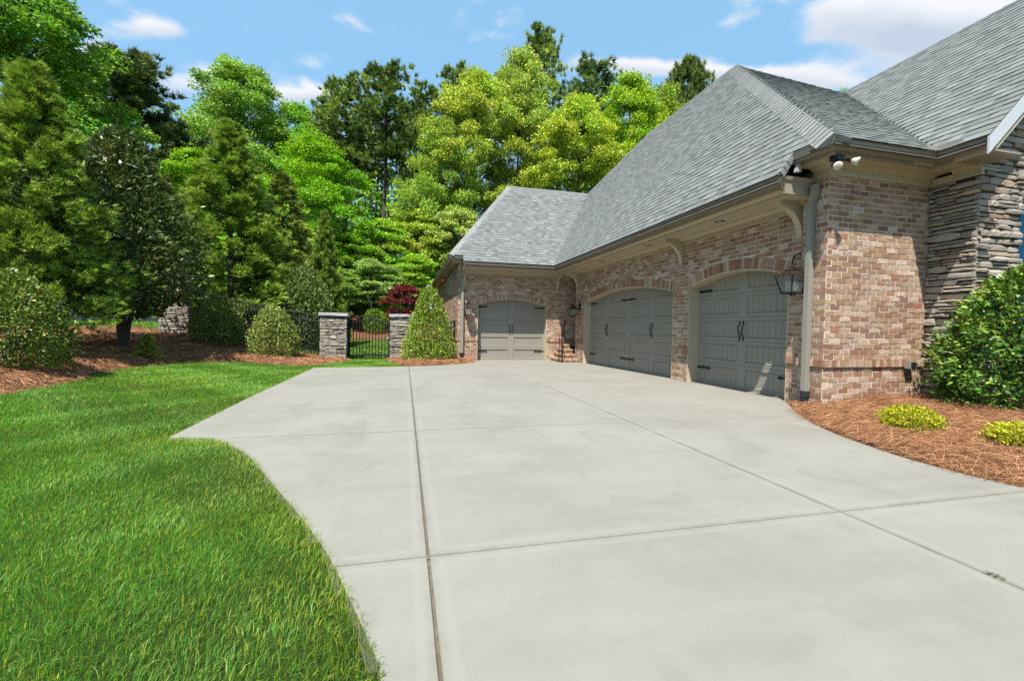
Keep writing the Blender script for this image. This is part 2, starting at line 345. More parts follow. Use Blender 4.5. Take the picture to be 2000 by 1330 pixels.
DRIVE = CURVE_L + FAR_E + [(2.42, 15.66), (2.42, 16.05), (5.55, 16.05), (5.55, 14.9), (6.32, 14.9), (6.32, 5.75)] + STRAW_R + [(12.0, -4.0)]
BED_L_EDGE = smooth_line([(-9.0, 1.2), (-6.6, 2.6), (-5.6, 4.4), (-5.3, 6.2), (-5.34, 7.37), (-5.42, 8.33), (-5.70, 9.56), (-6.05, 11.2), (-5.75, 13.2), (-5.0, 13.9), (-4.2, 13.95), (-3.2, 13.45), (-2.72, 13.25), (-2.35, 13.9), (-2.0, 15.2), (-1.95, 16.0)], 4)
BED_L = BED_L_EDGE + [(-1.95, 16.65), (-4.5, 17.1), (-8.6, 17.9), (-9.5, 19.0), (-14, 19.5), (-14, 1.2)]
BED_W_EDGE = smooth_line([(-0.62, 15.9), (-0.45, 15.0), (-0.2, 14.0), (0.35, 13.28), (0.98, 13.55), (1.7, 14.05), (2.25, 14.6), (2.40, 15.5)], 4)
BED_W = BED_W_EDGE + [(2.40, 16.6), (-0.62, 16.6)]
BED_R = STRAW_R + [(12, 6), (6.05, 6)]
HOUSE_PLAN = [(6.1, 5.2), (14, 5.2), (14, 26), (2.0, 26), (2.0, 15.8), (5.4, 15.9), (6.3, 14.6)]
def drive_z(y): return -0.012 * np.clip(np.asarray(y, float) - 7.6, 0, 9)
def terrain(x, y):
    x = np.asarray(x, float); y = np.asarray(y, float)
    z = drive_z(y) - 0.012 + 0.035 * np.clip(-2.5 - x, 0, 4)
    inL = inside(BED_L, x, y); dL = np.where(inL, edge_dist(BED_L_EDGE, x, y), 0.0)
    bank = 0.165 * np.clip(dL, 0, 4.4) * sst(-x, 2.3, 6.6)
    behindL = sst(-x, 3.0, 7.0) * sst(y, 15.5, 17.5) * 0.62
    z = z + np.maximum(bank, np.where(inL, 0, behindL)) + 0.07 * sst(dL, 0.02, 0.4)
    inW = inside(BED_W, x, y); z = z + np.where(inW, 0.075 * sst(edge_dist(BED_W_EDGE, x, y), 0.0, 0.35), 0)
    inR = inside(BED_R, x, y); dR = np.where(inR, edge_dist(STRAW_R, x, y), 0); z = z + 0.07 * sst(dR, 0, 0.3) + 0.062 * np.clip(dR - 0.25, 0, 2.2)
    z = z + 0.068 * np.clip(y - 17, 0, 7) + 0.23 * np.clip(y - 23.5 - 6.0 * sst(-x, 7, 10), 0, 9) + 0.03 * np.clip(y - 33, 0, 60)
    wob = 0.02 * np.sin(x * 2.1 + 0.7 * y) * np.sin(y * 1.7 - 0.4 * x) + 0.012 * np.sin(x * 5.3 - y * 3.1)
    z = z + wob * np.where(inL | inW | inR, 1.0, 0.35)
    return z
def tz(x, y): return float(terrain(np.array([x]), np.array([y]))[0])

# ------------------------------------------------------------------ ground sheet
def make_ground():
    xs = np.concatenate([[-900, -400, -200, -110, -70, -50, -38, -30, -24, -20, -17], np.arange(-15, 9.01, 0.16), [10, 11, 12, 14, 17, 21, 26, 34, 46, 70, 110, 200, 400, 900]])
    ys = np.concatenate([[-900, -300, -100, -40, -18, -10, -6], np.arange(-4, 20.01, 0.16), np.arange(20.5, 36, 0.6), [38, 42, 48, 56, 70, 95, 140, 250, 500, 900]])
    X, Y = np.meshgrid(xs, ys, indexing='ij'); Z = terrain(X, Y)
    dr = inside(DRIVE, X, Y); hp = inside(HOUSE_PLAN, X, Y)
    Z = np.where(dr | hp, np.minimum(Z, drive_z(Y)) - 0.13, Z)
    bedL, bedW, bedR = inside(BED_L, X, Y), inside(BED_W, X, Y), inside(BED_R, X, Y)
    lawn = (Y < 17.5) & ~bedL & ~bedW & ~bedR
    back = (Y >= 16.3) & (Y < 23.6) & (X > -4.6 + 0.15 * np.sin(Y)) & (X < 3)
    leftlawn = (Y > 18.5) & (Y < 28) & (X < -8)
    hill = (Y >= 23.4) & (Y < 30) & (X > -7) & (X < 6) | ((Y > 16.9) & (Y < 24) & (X <= -4.4) & (X > -8))
    col = np.zeros(X.shape + (3,)); col[..., 0] = (lawn | back | leftlawn); col[..., 1] = (bedL | bedW | bedR | hill) & ~back
    n0, n1 = X.shape; idx = np.arange(n0 * n1).reshape(n0, n1)
    F = np.stack([idx[:-1, :-1], idx[1:, :-1], idx[1:, 1:], idx[:-1, 1:]], -1).reshape(-1, 4)
    me = np_mesh('ground', np.stack([X, Y, Z], -1).reshape(-1, 3), F, {'col': col.reshape(-1, 3)}, True)
    me.materials.append(MT['ground']); o = bpy.data.objects.new('ground', me); link(o, kind='structure', label='lawn soil, straw beds and wooded slope around the driveway', cat='ground')
make_ground()

# ------------------------------------------------------------------ driveway slabs
def clip(poly, axis, val, keep_less):
    out = []; n = len(poly)
    for i in range(n):
        a, b = poly[i], poly[(i + 1) % n]; da, db = a[axis] - val, b[axis] - val
        if keep_less: da, db = -da, -db
        if da >= 0: out.append(a)
        if (da > 0 > db) or (da < 0 < db): t = da / (da - db); out.append((a[0] + t * (b[0] - a[0]), a[1] + t * (b[1] - a[1])))
    return out
def area(p): return 0.5 * sum(p[i][0] * p[(i + 1) % len(p)][1] - p[(i + 1) % len(p)][0] * p[i][1] for i in range(len(p)))
def make_driveway():
    root = empty('driveway', (1.5, 6, 0), 'pale broomed concrete driveway cut into square slabs', 'driveway', kind='structure')
    xs = [-6, 0.122, 2.675, 14]; ys = [-6, -3.0, -0.45, 2.12, 4.74, 7.6, 10.1, 12.6, 18]
    gap = {0.122: 0.0065, 2.675: 0.007}
    for i in range(3):
        for j in range(len(ys) - 1):
            g0, g1 = gap.get(xs[i], 0.004), gap.get(xs[i + 1], 0.004)
            gy = lambda y: 0.007 if y < 4 else 0.015
            p = clip(clip(clip(clip(DRIVE, 0, xs[i] + g0, False), 0, xs[i + 1] - g1, True), 1, ys[j] + gy(ys[j]), False), 1, ys[j + 1] - gy(ys[j + 1]), True)
            if len(p) < 3: continue
            q = []
            for a in p:
                if not q or math.dist(a, q[-1]) > 1e-4: q.append(a)
            if math.dist(q[0], q[-1]) < 1e-4: q.pop()
            if len(q) < 3 or abs(area(q)) < 0.02: continue
            if area(q) < 0: q = q[::-1]
            n = len(q); zt = [float(drive_z(y)) for x, y in q]
            # small rounded arris
            V = [(x, y, z - 0.14) for (x, y), z in zip(q, zt)] + [(x, y, z - 0.005) for (x, y), z in zip(q, zt)]
            ins = []
            for k in range(n):
                a, b, c = Vector(q[k - 1]), Vector(q[k]), Vector(q[(k + 1) % n])
                d1, d2 = (b - a).normalized(), (c - b).normalized(); m = Vector((-d1.y - d2.y, d1.x + d2.x))
                m = m / max(0.4, m.length); ins.append(b + m * 0.005)
            V += [(v.x, v.y, z) for v, z in zip(ins, zt)]
            F = [tuple(range(2 * n, 3 * n))] + [(k, (k + 1) % n, n + (k + 1) % n, n + k) for k in range(n)] + [(n + k, n + (k + 1) % n, 2 * n + (k + 1) % n, 2 * n + k) for k in range(n)]
            MB().add(V, F).build('slab', 'concrete', root)
    b = MB(); b.box((0.1125, -6, -0.13), (0.1315, 12.95, -0.008 - 0.06)); b.add([(0.1125, -4, -0.012), (0.1315, -4, -0.012), (0.1315, 7.6, -0.012), (0.1125, 7.6, -0.012), (0.1125, 13.05, -0.012 - 0.012 * 5.45), (0.1315, 13.05, -0.012 - 0.012 * 5.45)], [(0, 1, 2, 3), (3, 2, 5, 4)])
    b.build('expansion_joint', 'joint_fill', root)
    for y in ys[1:-1]:
        x0 = {4.74: -1.75, 2.12: -0.29}.get(y, -2.3 if y > 4.8 else 0.15); x1 = 6.2 if y > 5.6 else 5.2 if y > 4 else 4.5; z = float(drive_z(y)) - 0.006
        if y > 2: MB().add([(x0, y - 0.02, z), (x1, y - 0.02, z), (x1, y + 0.02, z), (x0, y + 0.02, z)], [(0, 1, 2, 3)]).build('control_joint', 'joint_fill', root)
make_driveway()

# ------------------------------------------------------------------ the house
house = empty('brick_house', (8.5, 10.5, 0), 'large brick and stone house with grey shingle roof and three taupe garage doors', 'house')
HO = Vector((8.5, 10.5, 0)); CAMV = Vector(CAMP)
class Fr:
    """a wall frame: u along the wall, z up, d out of the wall"""
    def __init__(s, o, u, n): s.o = Vector(o); s.u = Vector(u); s.n = Vector(n)
    def P(s, u, z, d=0.0): return s.o + s.u * u + s.n * d + Vector((0, 0, z))
    def box(s, mb, u0, u1, z0, z1, d0, d1, col=None):
        mb.hexa([s.P(u0, z0, d0), s.P(u1, z0, d0), s.P(u1, z0, d1), s.P(u0, z0, d1), s.P(u0, z1, d0), s.P(u1, z1, d0), s.P(u1, z1, d1), s.P(u0, z1, d1)], col)
        return mb
COURSE, BL = 0.0800, 0.188
LED0, LED1 = 0.625, 0.735
class Arch:
    def __init__(s, u0, u1, spring, apex):
        s.u0, s.u1, s.sp, s.ap = u0, u1, spring, apex; w = (u1 - u0) / 2; r = apex - spring; s.R = (w * w + r * r) / (2 * r); s.uc = (u0 + u1) / 2; s.zc = apex - s.R
        s.a = math.asin(w / s.R)
    def pts(s, n=24, off=0.0): return [(s.uc + (s.R + off) * math.sin(t), s.zc + (s.R + off) * math.cos(t)) for t in [-s.a + 2 * s.a * i / n for i in range(n + 1)]]
RING = 0.205
def wall_bricks(fr, u0, u1, zb, zt, arches=(), ledge=True, topfn=None):
    """returns list of (8 corners, colour)"""
    out = []; nc = int(math.ceil((zt - zb) / COURSE))
    def emit(a, b, z0, z1, d, colr=None):
        if b - a < 0.012: return
        c = colr or rc(); j = lambda: random.uniform(-0.0022, 0.0022); dd = d + random.uniform(-0.003, 0.003)
        a, b = a + j(), b + j()
        out.append(([fr.P(a, z0 + j(), -0.02), fr.P(b, z0 + j(), -0.02), fr.P(b, z0 + j(), dd), fr.P(a, z0 + j(), dd), fr.P(a, z1 + j(), -0.02), fr.P(b, z1 + j(), -0.02), fr.P(b, z1 + j(), dd), fr.P(a, z1 + j(), dd)], c))
    def solid(z, z2):
        iv = [(u0, u1)]
        for A in arches:
            if z2 <= A.sp + 0.02: e = (A.u0, A.u1)
            elif z < A.zc + A.R + RING:
                zm = max((z + z2) / 2, A.sp); Ro = A.R + RING + 0.004; h = Ro ** 2 - (zm - A.zc) ** 2
                if h <= 0: continue
                hw = min(math.sqrt(h), (zm - A.zc) * math.tan(A.a) + 0.006); e = (A.uc - hw, A.uc + hw)
            else: continue
            new = []
            for a, b in iv:
                if e[1] <= a or e[0] >= b: new.append((a, b)); continue
                if e[0] > a: new.append((a, e[0]))
                if e[1] < b: new.append((e[1], b))
            iv = new
        return iv
    z = zb; k = 0
    while z < zt - 0.03:
        z2 = min(z + COURSE - 0.0145, zt)
        if ledge and z < LED1 and z2 > LED0 - 0.002:
            if z2 - z > 0.02 and z < LED0 - 0.03:
                for a, b in solid(z, LED0): 
                    q = a
                    while q < b: emit(q, min(q + BL - 0.0145, b), z, LED0 - 0.006, 0.006); q += BL
            for a, b in solid(LED0, LED1):
                q = a - 0.012
                while q < b + 0.005: emit(q, min(q + 0.066, b + 0.012), LED0, LED1 - 0.008, 0.034); q += 0.0745
            z = LED1 + 0.002; k += 1; continue
        for a, b in solid(z, z2):
            q = u0 - (BL / 2 if k % 2 else 0) + random.uniform(-0.012, 0.012)
            while q < b:
                s_, e_ = max(q, a), min(q + BL - 0.0145, b)
                zz = z2
                if topfn: zz = min(z2, topfn((s_ + e_) / 2))
                if e_ > s_ and zz > z + 0.01: emit(s_, e_, z, zz, 0.006)
                q += BL
        z += COURSE; k += 1
    for A in arches:
        n = int(round(2 * A.a * (A.R + RING / 2) / 0.078)); 
        for i in range(n):
            t0 = -A.a + 2 * A.a * (i + 0.06) / n; t1 = -A.a + 2 * A.a * (i + 0.94) / n; r0, r1 = A.R + 0.004, A.R + RING - 0.006 + random.uniform(-0.004, 0.004); d = 0.011 + random.uniform(-0.003, 0.003)
            if i == 0: t0 = -A.a
            g = lambda t, r, dd: fr.P(A.uc + r * math.sin(t), A.zc + r * math.cos(t), dd)
            c = rc(); out.append(([g(t0, r0, -0.02), g(t1, r0, -0.02), g(t1, r0, d), g(t0, r0, d), g(t0, r1, -0.02), g(t1, r1, -0.02), g(t1, r1, d), g(t0, r1, d)], c))
    return out
def backing(fr, u0, u1, zb, zt, arches, parent, name, mat, thick=0.22):
    ch = [(u0, zb)]
    for A in sorted(arches, key=lambda A: A.u0): ch += [(A.u0, zb), (A.u0, A.sp)] + A.pts()[1:-1] + [(A.u1, A.sp), (A.u1, zb)]
    ch.append((u1, zb)); poly = ch + [(u1, zt), (u0, zt)]; n = len(poly)
    V = [fr.P(u, z, 0.0) for u, z in poly] + [fr.P(u, z, -thick) for u, z in poly]
    F = [tuple(range(n)), tuple(range(n, 2 * n))[::-1]] + [(i, n + i, n + (i + 1) % n, (i + 1) % n) for i in range(n)]
    return MB().add(V, F).build(name, mat, parent)
ALLB = []
def brick_wall(name, label, fr, u0, u1, zb, zt, arches=(), ledge=True, thick=0.22):
    w = backing(fr, u0, u1, zb, zt, arches, house, name, 'mortar', thick)
    if label: w['label'] = label
    for b in wall_bricks(fr, u0, u1, zb, zt, arches, ledge): ALLB.append((w, *b))
    return w
A1 = Arch(5.74, 8.30, 2.06, 2.275); A2 = Arch(8.85, 14.02, 2.04, 2.31)
GF = Fr((6.03, 0, 0), (0, 1, 0), (-1, 0, 0))
brick_wall('garage_wall', 'long brick garage wall with two arched openings', GF, 5.25, 14.72, -0.16, 3.2, (A1, A2))
BFr = Fr((0, 5.0, 0), (1, 0, 0), (0, -1, 0))
brick_wall('corner_wall', 'sunlit brick wall end beside the stone gable', BFr, 5.894, 7.85, 0.0, 3.50)
brick_wall('corner_side_wall', None, Fr((5.886, 0, 0), (0, 1, 0), (-1, 0, 0)), 4.997, 5.40, 0.0, 3.50, thick=0.1)
AW = Arch(2.56, 5.23, 1.95, 2.19)
WFr = Fr((0, 15.66, 0), (1, 0, 0), (0, -1, 0))
brick_wall('wing_wall', 'brick wing wall facing the driveway with one arched opening', WFr, 1.85, 7.4, -0.2, 3.2, (AW,))
brick_wall('wing_side_wall', None, Fr((1.85, 0, 0), (0, 1, 0), (-1, 0, 0)), 15.664, 25.5, -0.2, 3.42, thick=0.15)
def finish_bricks(items, single, rest_name, mat, limit):
    """the pieces that show largest become objects, the others one mesh per wall"""
    def key(it):
        c = sum((Vector(v) for v in it[1]), Vector()) / 8; return (c - CAMV).length
    items = sorted(items, key=key); rest = {}
    for w, v, c in items[:limit]: MB().hexa(v, c).build(single, mat, w)
    for w, v, c in items[limit:]: rest.setdefault(w.name, (w, MB()))[1].hexa(v, c)
    for w, m in rest.values(): m.build(rest_name, mat, w, kind='stuff')
finish_bricks(ALLB, 'brick', 'brick_courses', 'brick', 300)
# inner shell so that no light leaks through the rooms
sh = MB(); sh.box((6.6, 5.6, -0.2), (13.9, 14.4, 3.0)); sh.build('inner_room', 'house_inside', house)
MB().box((2.2, 16.3, -0.2), (9.0, 25.2, 3.0)).build('inner_room', 'house_inside', house)

# garage doors
def lining(fr, A, zb, depth, parent):
    m = MB(); line = [(A.u0, zb), (A.u0, A.sp)] + A.pts(28)[1:-1] + [(A.u1, A.sp), (A.u1, zb)]
    th = 0.022; V = []; n = len(line)
    inn = []
    for i, (u, z) in enumerate(line):
        a = Vector(line[max(i - 1, 0)]); b = Vector(line[min(i + 1, n - 1)]); d = (b - a).normalized(); inn.append((u + d.y * th, z - d.x * th))
    for (u, z), (u2, z2) in zip(line, inn): V += [fr.P(u, z, 0.004), fr.P(u2, z2, 0.004), fr.P(u2, z2, -depth), fr.P(u, z, -depth)]
    F = []
    for i in range(n - 1):
        for k in range(4): F.append((4 * i + k, 4 * i + (k + 1) % 4, 4 * i + 4 + (k + 1) % 4, 4 * i + 4 + k))
    m.add(V, F); o = m.build('jamb', 'trim', parent); return o
def garage_door(fr, A, zb, cols, handles_at, hinge_u, label):
    """fr is the wall frame; door stands 0.26 m behind the face"""
    D = -0.255; o0 = fr.P((A.u0 + A.u1) / 2, zb, D)
    root = empty('garage_door', o0, parent=house); root['label'] = label
    lining(fr, A, zb - 0.1, 0.27, root)
    rows = 5; top = A.ap + 0.06; h = (top - zb) / rows; w = (A.u1 - A.u0)
    f = MB(); fr.box(f, A.u0, A.u1, zb, top, D - 0.05, D - 0.026)
    cw = w / cols; sw = 0.11 if cols == 2 else 0.10; ph = h * 0.70
    zl = []
    for r in range(rows):
        z0 = zb + r * h + h * 0.15; zl.append((z0, z0 + ph))
    edges = [zb] + [x for p in zl for x in p] + [top]
    for i in range(0, len(edges), 2):
        z0, z1 = edges[i], edges[i + 1]
        if 0 < i < len(edges) - 2:
            zm = (z0 + z1) / 2; fr.box(f, A.u0, A.u1, z0, zm - 0.003, D - 0.026, D); fr.box(f, A.u0, A.u1, zm + 0.003, z1, D - 0.026, D)
        else: fr.box(f, A.u0, A.u1, z0, z1, D - 0.026, D)
    for z0, z1 in zl:
        for c in range(cols + 1):
            uc = A.u0 + c * cw; a, b = max(A.u0, uc - sw), min(A.u1, uc + sw)
            fr.box(f, a, b, z0, z1, D - 0.026, D)
    f.build('door_frame', 'door', root)
    for z0, z1 in zl:
        for c in range(cols):
            a, b = A.u0 + c * cw + sw, A.u0 + (c + 1) * cw - sw
            m = MB(); nb = max(4, int(round((b - a - 0.03) / 0.135))); bw = (b - a - 0.03) / nb; e = 0.015
            for k in range(nb): fr.box(m, a + e + k * bw + 0.0035, a + e + (k + 1) * bw - 0.0035, z0 + e, z1 - e, D - 0.026, D - 0.017)
            # sloped bead round the panel
            ring = [(a, z0), (b, z0), (b, z1), (a, z1)]; inn = [(a + e, z0 + e), (b - e, z0 + e), (b - e, z1 - e), (a + e, z1 - e)]
            V = [fr.P(u, z, D + 0.006) for u, z in ring] + [fr.P(u, z, D - 0.02) for u, z in inn] + [fr.P(u, z, D - 0.026) for u, z in ring]
            m.add(V, [(k, (k + 1) % 4, 4 + (k + 1) % 4, 4 + k) for k in range(4)] + [(k, (k + 1) % 4, 8 + (k + 1) % 4, 8 + k) for k in range(4)])
            m.build('panel', 'door', root)
    zc = zb + (top - zb) * 0.49
    for u in handles_at:
        for sgn in (-1, 1):
            m = MB(); uu = u + sgn * 0.045
            pts = [fr.P(uu, zc - 0.13 + 0.26 * t, D + 0.008 + 0.04 * math.sin(math.pi * t)) + fr.u * (sgn * -0.012 * math.sin(2 * math.pi * t)) for t in [i / 10 for i in range(11)]]
            m.tube(pts, [0.007] + [0.0095] * 9 + [0.007], 6)
            for zz in (-0.15, 0.15):
                c = [(uu - 0.004, zc + zz * 1.3), (uu - 0.02, zc + zz), (uu, zc + zz * 0.75), (uu + 0.02, zc + zz), (uu + 0.004, zc + zz * 1.3)]
                V = [fr.P(a, b, D + 0.001) for a, b in c] + [fr.P(a, b, D + 0.010) for a, b in c]
                m.add(V, [(0, 1, 2, 3, 4), (5, 6, 7, 8, 9)] + [(k, (k + 1) % 5, 5 + (k + 1) % 5, 5 + k) for k in range(5)])
            m.build('handle', 'iron', root)
    for (u, sgn) in hinge_u:
        for zf in (0.145, 0.845):
            z = zb + (top - zb) * zf
            L = 0.40
            c = [(u, z - 0.024), (u + sgn * L * 0.8, z - 0.013), (u + sgn * L * 0.84, z - 0.03), (u + sgn * L, z), (u + sgn * L * 0.84, z + 0.03), (u + sgn * L * 0.8, z + 0.013), (u, z + 0.024)]
            V = [fr.P(a, b, D + 0.002) for a, b in c] + [fr.P(a, b, D + 0.011) for a, b in c]; n = 7
            MB().add(V, [tuple(range(n)), tuple(range(n, 2 * n))] + [(k, (k + 1) % n, n + (k + 1) % n, n + k) for k in range(n)]).build('strap_hinge', 'iron', root)
    return root
garage_door(GF, A1, -0.005, 2, [(A1.u0 + A1.u1) / 2], [(A1.u0 + 0.03, 1), (A1.u1 - 0.03, -1)], 'single taupe garage door nearest the wall lantern')
ud = (A2.u1 - A2.u0) / 4
garage_door(GF, A2, -0.085, 4, [A2.u0 + ud, A2.u0 + 3 * ud], [(A2.u0 + 0.03, 1), (A2.u1 - 0.03, -1), (A2.uc - 0.02, -1), (A2.uc + 0.02, 1)], 'wide double taupe garage door')
garage_door(WFr, AW, -0.10, 2, [AW.uc], [(AW.u0 + 0.03, 1), (AW.u1 - 0.03, -1)], 'half sunlit taupe garage door of the far wing')
# thresholds under the doors
th = MB(); th.box((6.10, 5.76, -0.02), (6.34, 8.28, 0.004)); th.box((6.10, 8.87, -0.14), (6.34, 14.0, -0.075)); th.build('threshold', 'gutter', house)

# ------------------------------------------------------------------ roofs
S1, SF, SG, SW = 1.40, 0.819, 1.0, 1.134
def z_gar(x): return 3.40 + S1 * (x - 5.19)
def z_frt(y): return 3.70 + SF * (y - 4.55)
def z_gab(x): return 3.70 + SG * (x - 7.23)
def z_wng(y): return 3.40 + SW * (y - 14.82)
roof = MB()
PK = (8.8, 10.35, z_gar(8.8)); RF = (8.8, 14.9, z_gar(8.8)); JN = (7.85, 18.1, z_gar(7.85)); HC = (5.405, 4.55, 3.70)
P_gar = [(5.17, 5.16), (5.17, 14.80), (7.85, 18.1), (8.8, 14.9), (8.8, 10.35), (5.405, 4.55), (5.405, 5.16)]
P_frt = [(5.405, 4.53), (7.23, 4.53), (10.7, 8.79), (8.8, 10.35)]
P_gab = [(7.21, 3.97), (7.21, 4.53), (10.7, 8.79), (10.7, 3.97)]
P_wng = [(1.93, 14.80), (5.19, 14.80), (7.85, 18.1), (4.2, 18.1), (1.46, 15.0), (1.93, 15.0)]
FACES = [('gar', P_gar, lambda x, y: z_gar(x), (0, 1, 0), Vector((1, 0, S1)).normalized()), ('frt', P_frt, lambda x, y: z_frt(y), (1, 0, 0), Vector((0, 1, SF)).normalized()),
         ('gab', P_gab, lambda x, y: z_gab(x), (0, 1, 0), Vector((1, 0, SG)).normalized()), ('wng', P_wng, lambda x, y: z_wng(y), (1, 0, 0), Vector((0, 1, SW)).normalized())]
deck = MB()
for nm, P, zf, u, v in FACES: deck.add([(x, y, zf(x, y) - 0.012) for x, y in P] + [(x, y, zf(x, y) - 0.10) for x, y in P], [tuple(range(len(P))), tuple(range(len(P), 2 * len(P)))[::-1]])
zr = PK[2]
deck.add([(8.8, 10.35, zr - .01), (8.8, 14.9, zr - .01), (12.6, 16.5, 3.3), (12.6, 10.0, 3.3)], [(0, 1, 2, 3)])
deck.add([(8.8, 14.9, zr - .01), (7.85, 18.1, JN[2] - .01), (12.6, 20.0, 3.3), (12.6, 16.5, 3.3)], [(0, 1, 2, 3)])
deck.add([(8.8, 10.35, zr - .01), (10.7, 8.79, z_frt(8.79) - .01), (14.2, 9.5, 3.6), (12.6, 10.0, 3.3)], [(0, 1, 2, 3)])
deck.add([(10.7, 3.97, z_gab(10.7) - .01), (10.7, 8.79, z_gab(10.7) - .01), (14.2, 8.79, 3.65), (14.2, 3.97, 3.65)], [(0, 1, 2, 3)])
deck.add([(1.46, 15.0, z_wng(15.0) - .01), (1.46, 25.8, z_wng(15.0) - .01), (4.2, 25.8, 7.1), (4.2, 18.1, z_wng(18.1) - .01)], [(0, 1, 2, 3)])
deck.add([(4.2, 18.1, z_wng(18.1) - .01), (4.2, 25.8, 7.1), (8.6, 25.8, 3.4), (8.6, 21.4, 3.4), (7.85, 18.1, JN[2] - .01)], [(0, 1, 2, 3, 4)])
roofo = deck.build('roof', 'roof_deck', house); roofo['label'] = 'steep grey asphalt shingle roof with hips and valleys'
SH = []
EXPO = 0.142
def shingle_face(P, zf, U, V):
    U = Vector(U); N = U.cross(V).normalized()
    if N.z < 0: N = -N
    P3 = [Vector((x, y, zf(x, y))) for x, y in P]; o = P3[0]
    Q = [((p - o).dot(U), (p - o).dot(V)) for p in P3]
    v0 = min(q[1] for q in Q); v1 = max(q[1] for q in Q); r = 0; v = v0
    while v < v1:
        vm = v + EXPO * 0.5; xs = []
        for i in range(len(Q)):
            (a0, b0), (a1, b1) = Q[i], Q[(i + 1) % len(Q)]
            if (b0 > vm) != (b1 > vm): xs.append(a0 + (vm - b0) / (b1 - b0) * (a1 - a0))
        xs.sort(); lift0 = 0.0
        for k in range(0, len(xs) - 1, 2):
            a, b = xs[k], xs[k + 1]; q = a - random.uniform(0, 0.2); thick = random.random() < 0.5
            while q < b:
                w = random.choice((0.10, 0.14, 0.17, 0.21, 0.25, 0.31)); s_, e_ = max(q, a), min(q + w, b); q += w; thick = not thick if random.random() < 0.85 else thick
                if e_ - s_ < 0.012: continue
                hb = 0.009 if thick else 0.0045; vt = min(v + EXPO + 0.03, v1 + 0.01)
                sk = random.uniform(-0.006, 0.006); c0 = random.random(); c0 = 0.12 + c0 * 0.5 + (0.24 if thick else 0.0)
                pt = lambda uu, vv, h: o + U * uu + V * vv + N * h
                dz = 0.016
                vv = [pt(s_ + 0.0015, v, 0.0), pt(e_ - 0.0015, v, 0.0), pt(e_ - 0.0015 + sk, vt, -0.008), pt(s_ + sk, vt, -0.008), pt(s_ + 0.0015, v, hb + 0.004), pt(e_ - 0.0015, v, hb + 0.004), pt(e_ - 0.0015 + sk, vt, hb * 0.55 - 0.006), pt(s_ + sk, vt, hb * 0.55 - 0.006)]
                SH.append((roofo, vv, (c0, random.random(), random.random())))
        v += EXPO; r += 1
for nm, P, zf, u, v in FACES: shingle_face(P, zf, u, v)
finish_bricks(SH, 'shingle', 'shingle_courses', 'shingle', 300)
def hip_caps(a, b, na, nb, w=0.15, name='hip_cap', step=0.13, tint=0.75):
    """bent caps laid from a (low) to b (high); na, nb: unit vectors lying in the two roof planes, away from the hip"""
    a, b = Vector(a), Vector(b); d = (b - a); L = d.length; d.normalize(); na = Vector(na); nb = Vector(nb)
    na = (na - d * na.dot(d)).normalized(); nb = (nb - d * nb.dot(d)).normalized(); up = -(na + nb).normalized()
    if up.z < 0: up = -up
    n = int(L / step)
    for i in range(n):
        p = a + d * (i * step); q = a + d * (i * step + step * 1.35); h0, h1 = 0.030, 0.012
        j = random.uniform(-0.008, 0.008); c = (min(1, tint + random.uniform(-0.15, 0.15)), random.random(), random.random())
        V = [p + na * (w + j) + up * 0.012, p + na * w * 0.4 + up * (h0 - 0.004), p + up * h0, p + nb * w * 0.4 + up * (h0 - 0.004), p + nb * (w + j) + up * 0.012]
        V += [q + na * (w + j) + up * -0.002, q + na * w * 0.4 + up * (h1 - 0.004), q + up * h1, q + nb * w * 0.4 + up * (h1 - 0.004), q + nb * (w + j) + up * -0.002]
        V += [p + na * (w + j), p + nb * (w + j)]
        MB().add(V, [(k, k + 1, k + 6, k + 5) for k in range(4)] + [(0, 1, 2, 3, 4, 11, 10)], c).build(name, 'shingle', roofo)
hip_caps(HC, PK, (0, 1, 0), (1, 0, 0), 0.24, tint=1.0)
hip_caps((1.46, 15.0, z_wng(15.0)), (4.2, 18.1, z_wng(18.1)), (0, 1, 0), (1, 0, 0), 0.17, tint=1.0)
hip_caps((5.19, 5.17, 3.40), (5.42, 5.17, z_gar(5.42)), (0, 1, 0), (0.9, 0, 0.1), 0.09, step=0.1)
hip_caps((4.2, 18.1, z_wng(18.1)), (7.85, 18.1, z_wng(18.1)), (0, -1, -SW), (0, 1, -SW), 0.13, 'ridge_cap', 0.2, 0.45)
hip_caps((8.8, 14.9, zr), (8.8, 10.35, zr), (-1, 0, -S1), (1, 0, -S1), 0.13, 'ridge_cap', 0.2, 0.3)
hip_caps((7.85, 18.1, JN[2]), (8.8, 14.9, zr), (-1, 0, -S1), (1, 0.3, -S1), 0.13, 'ridge_cap', 0.2, 0.4)
hip_caps((10.7, 8.79, z_gab(10.7)), (10.7, 3.97, z_gab(10.7)), (-1, 0, -SG), (1, 0, -SG), 0.13, 'ridge_cap', 0.2, 0.1)
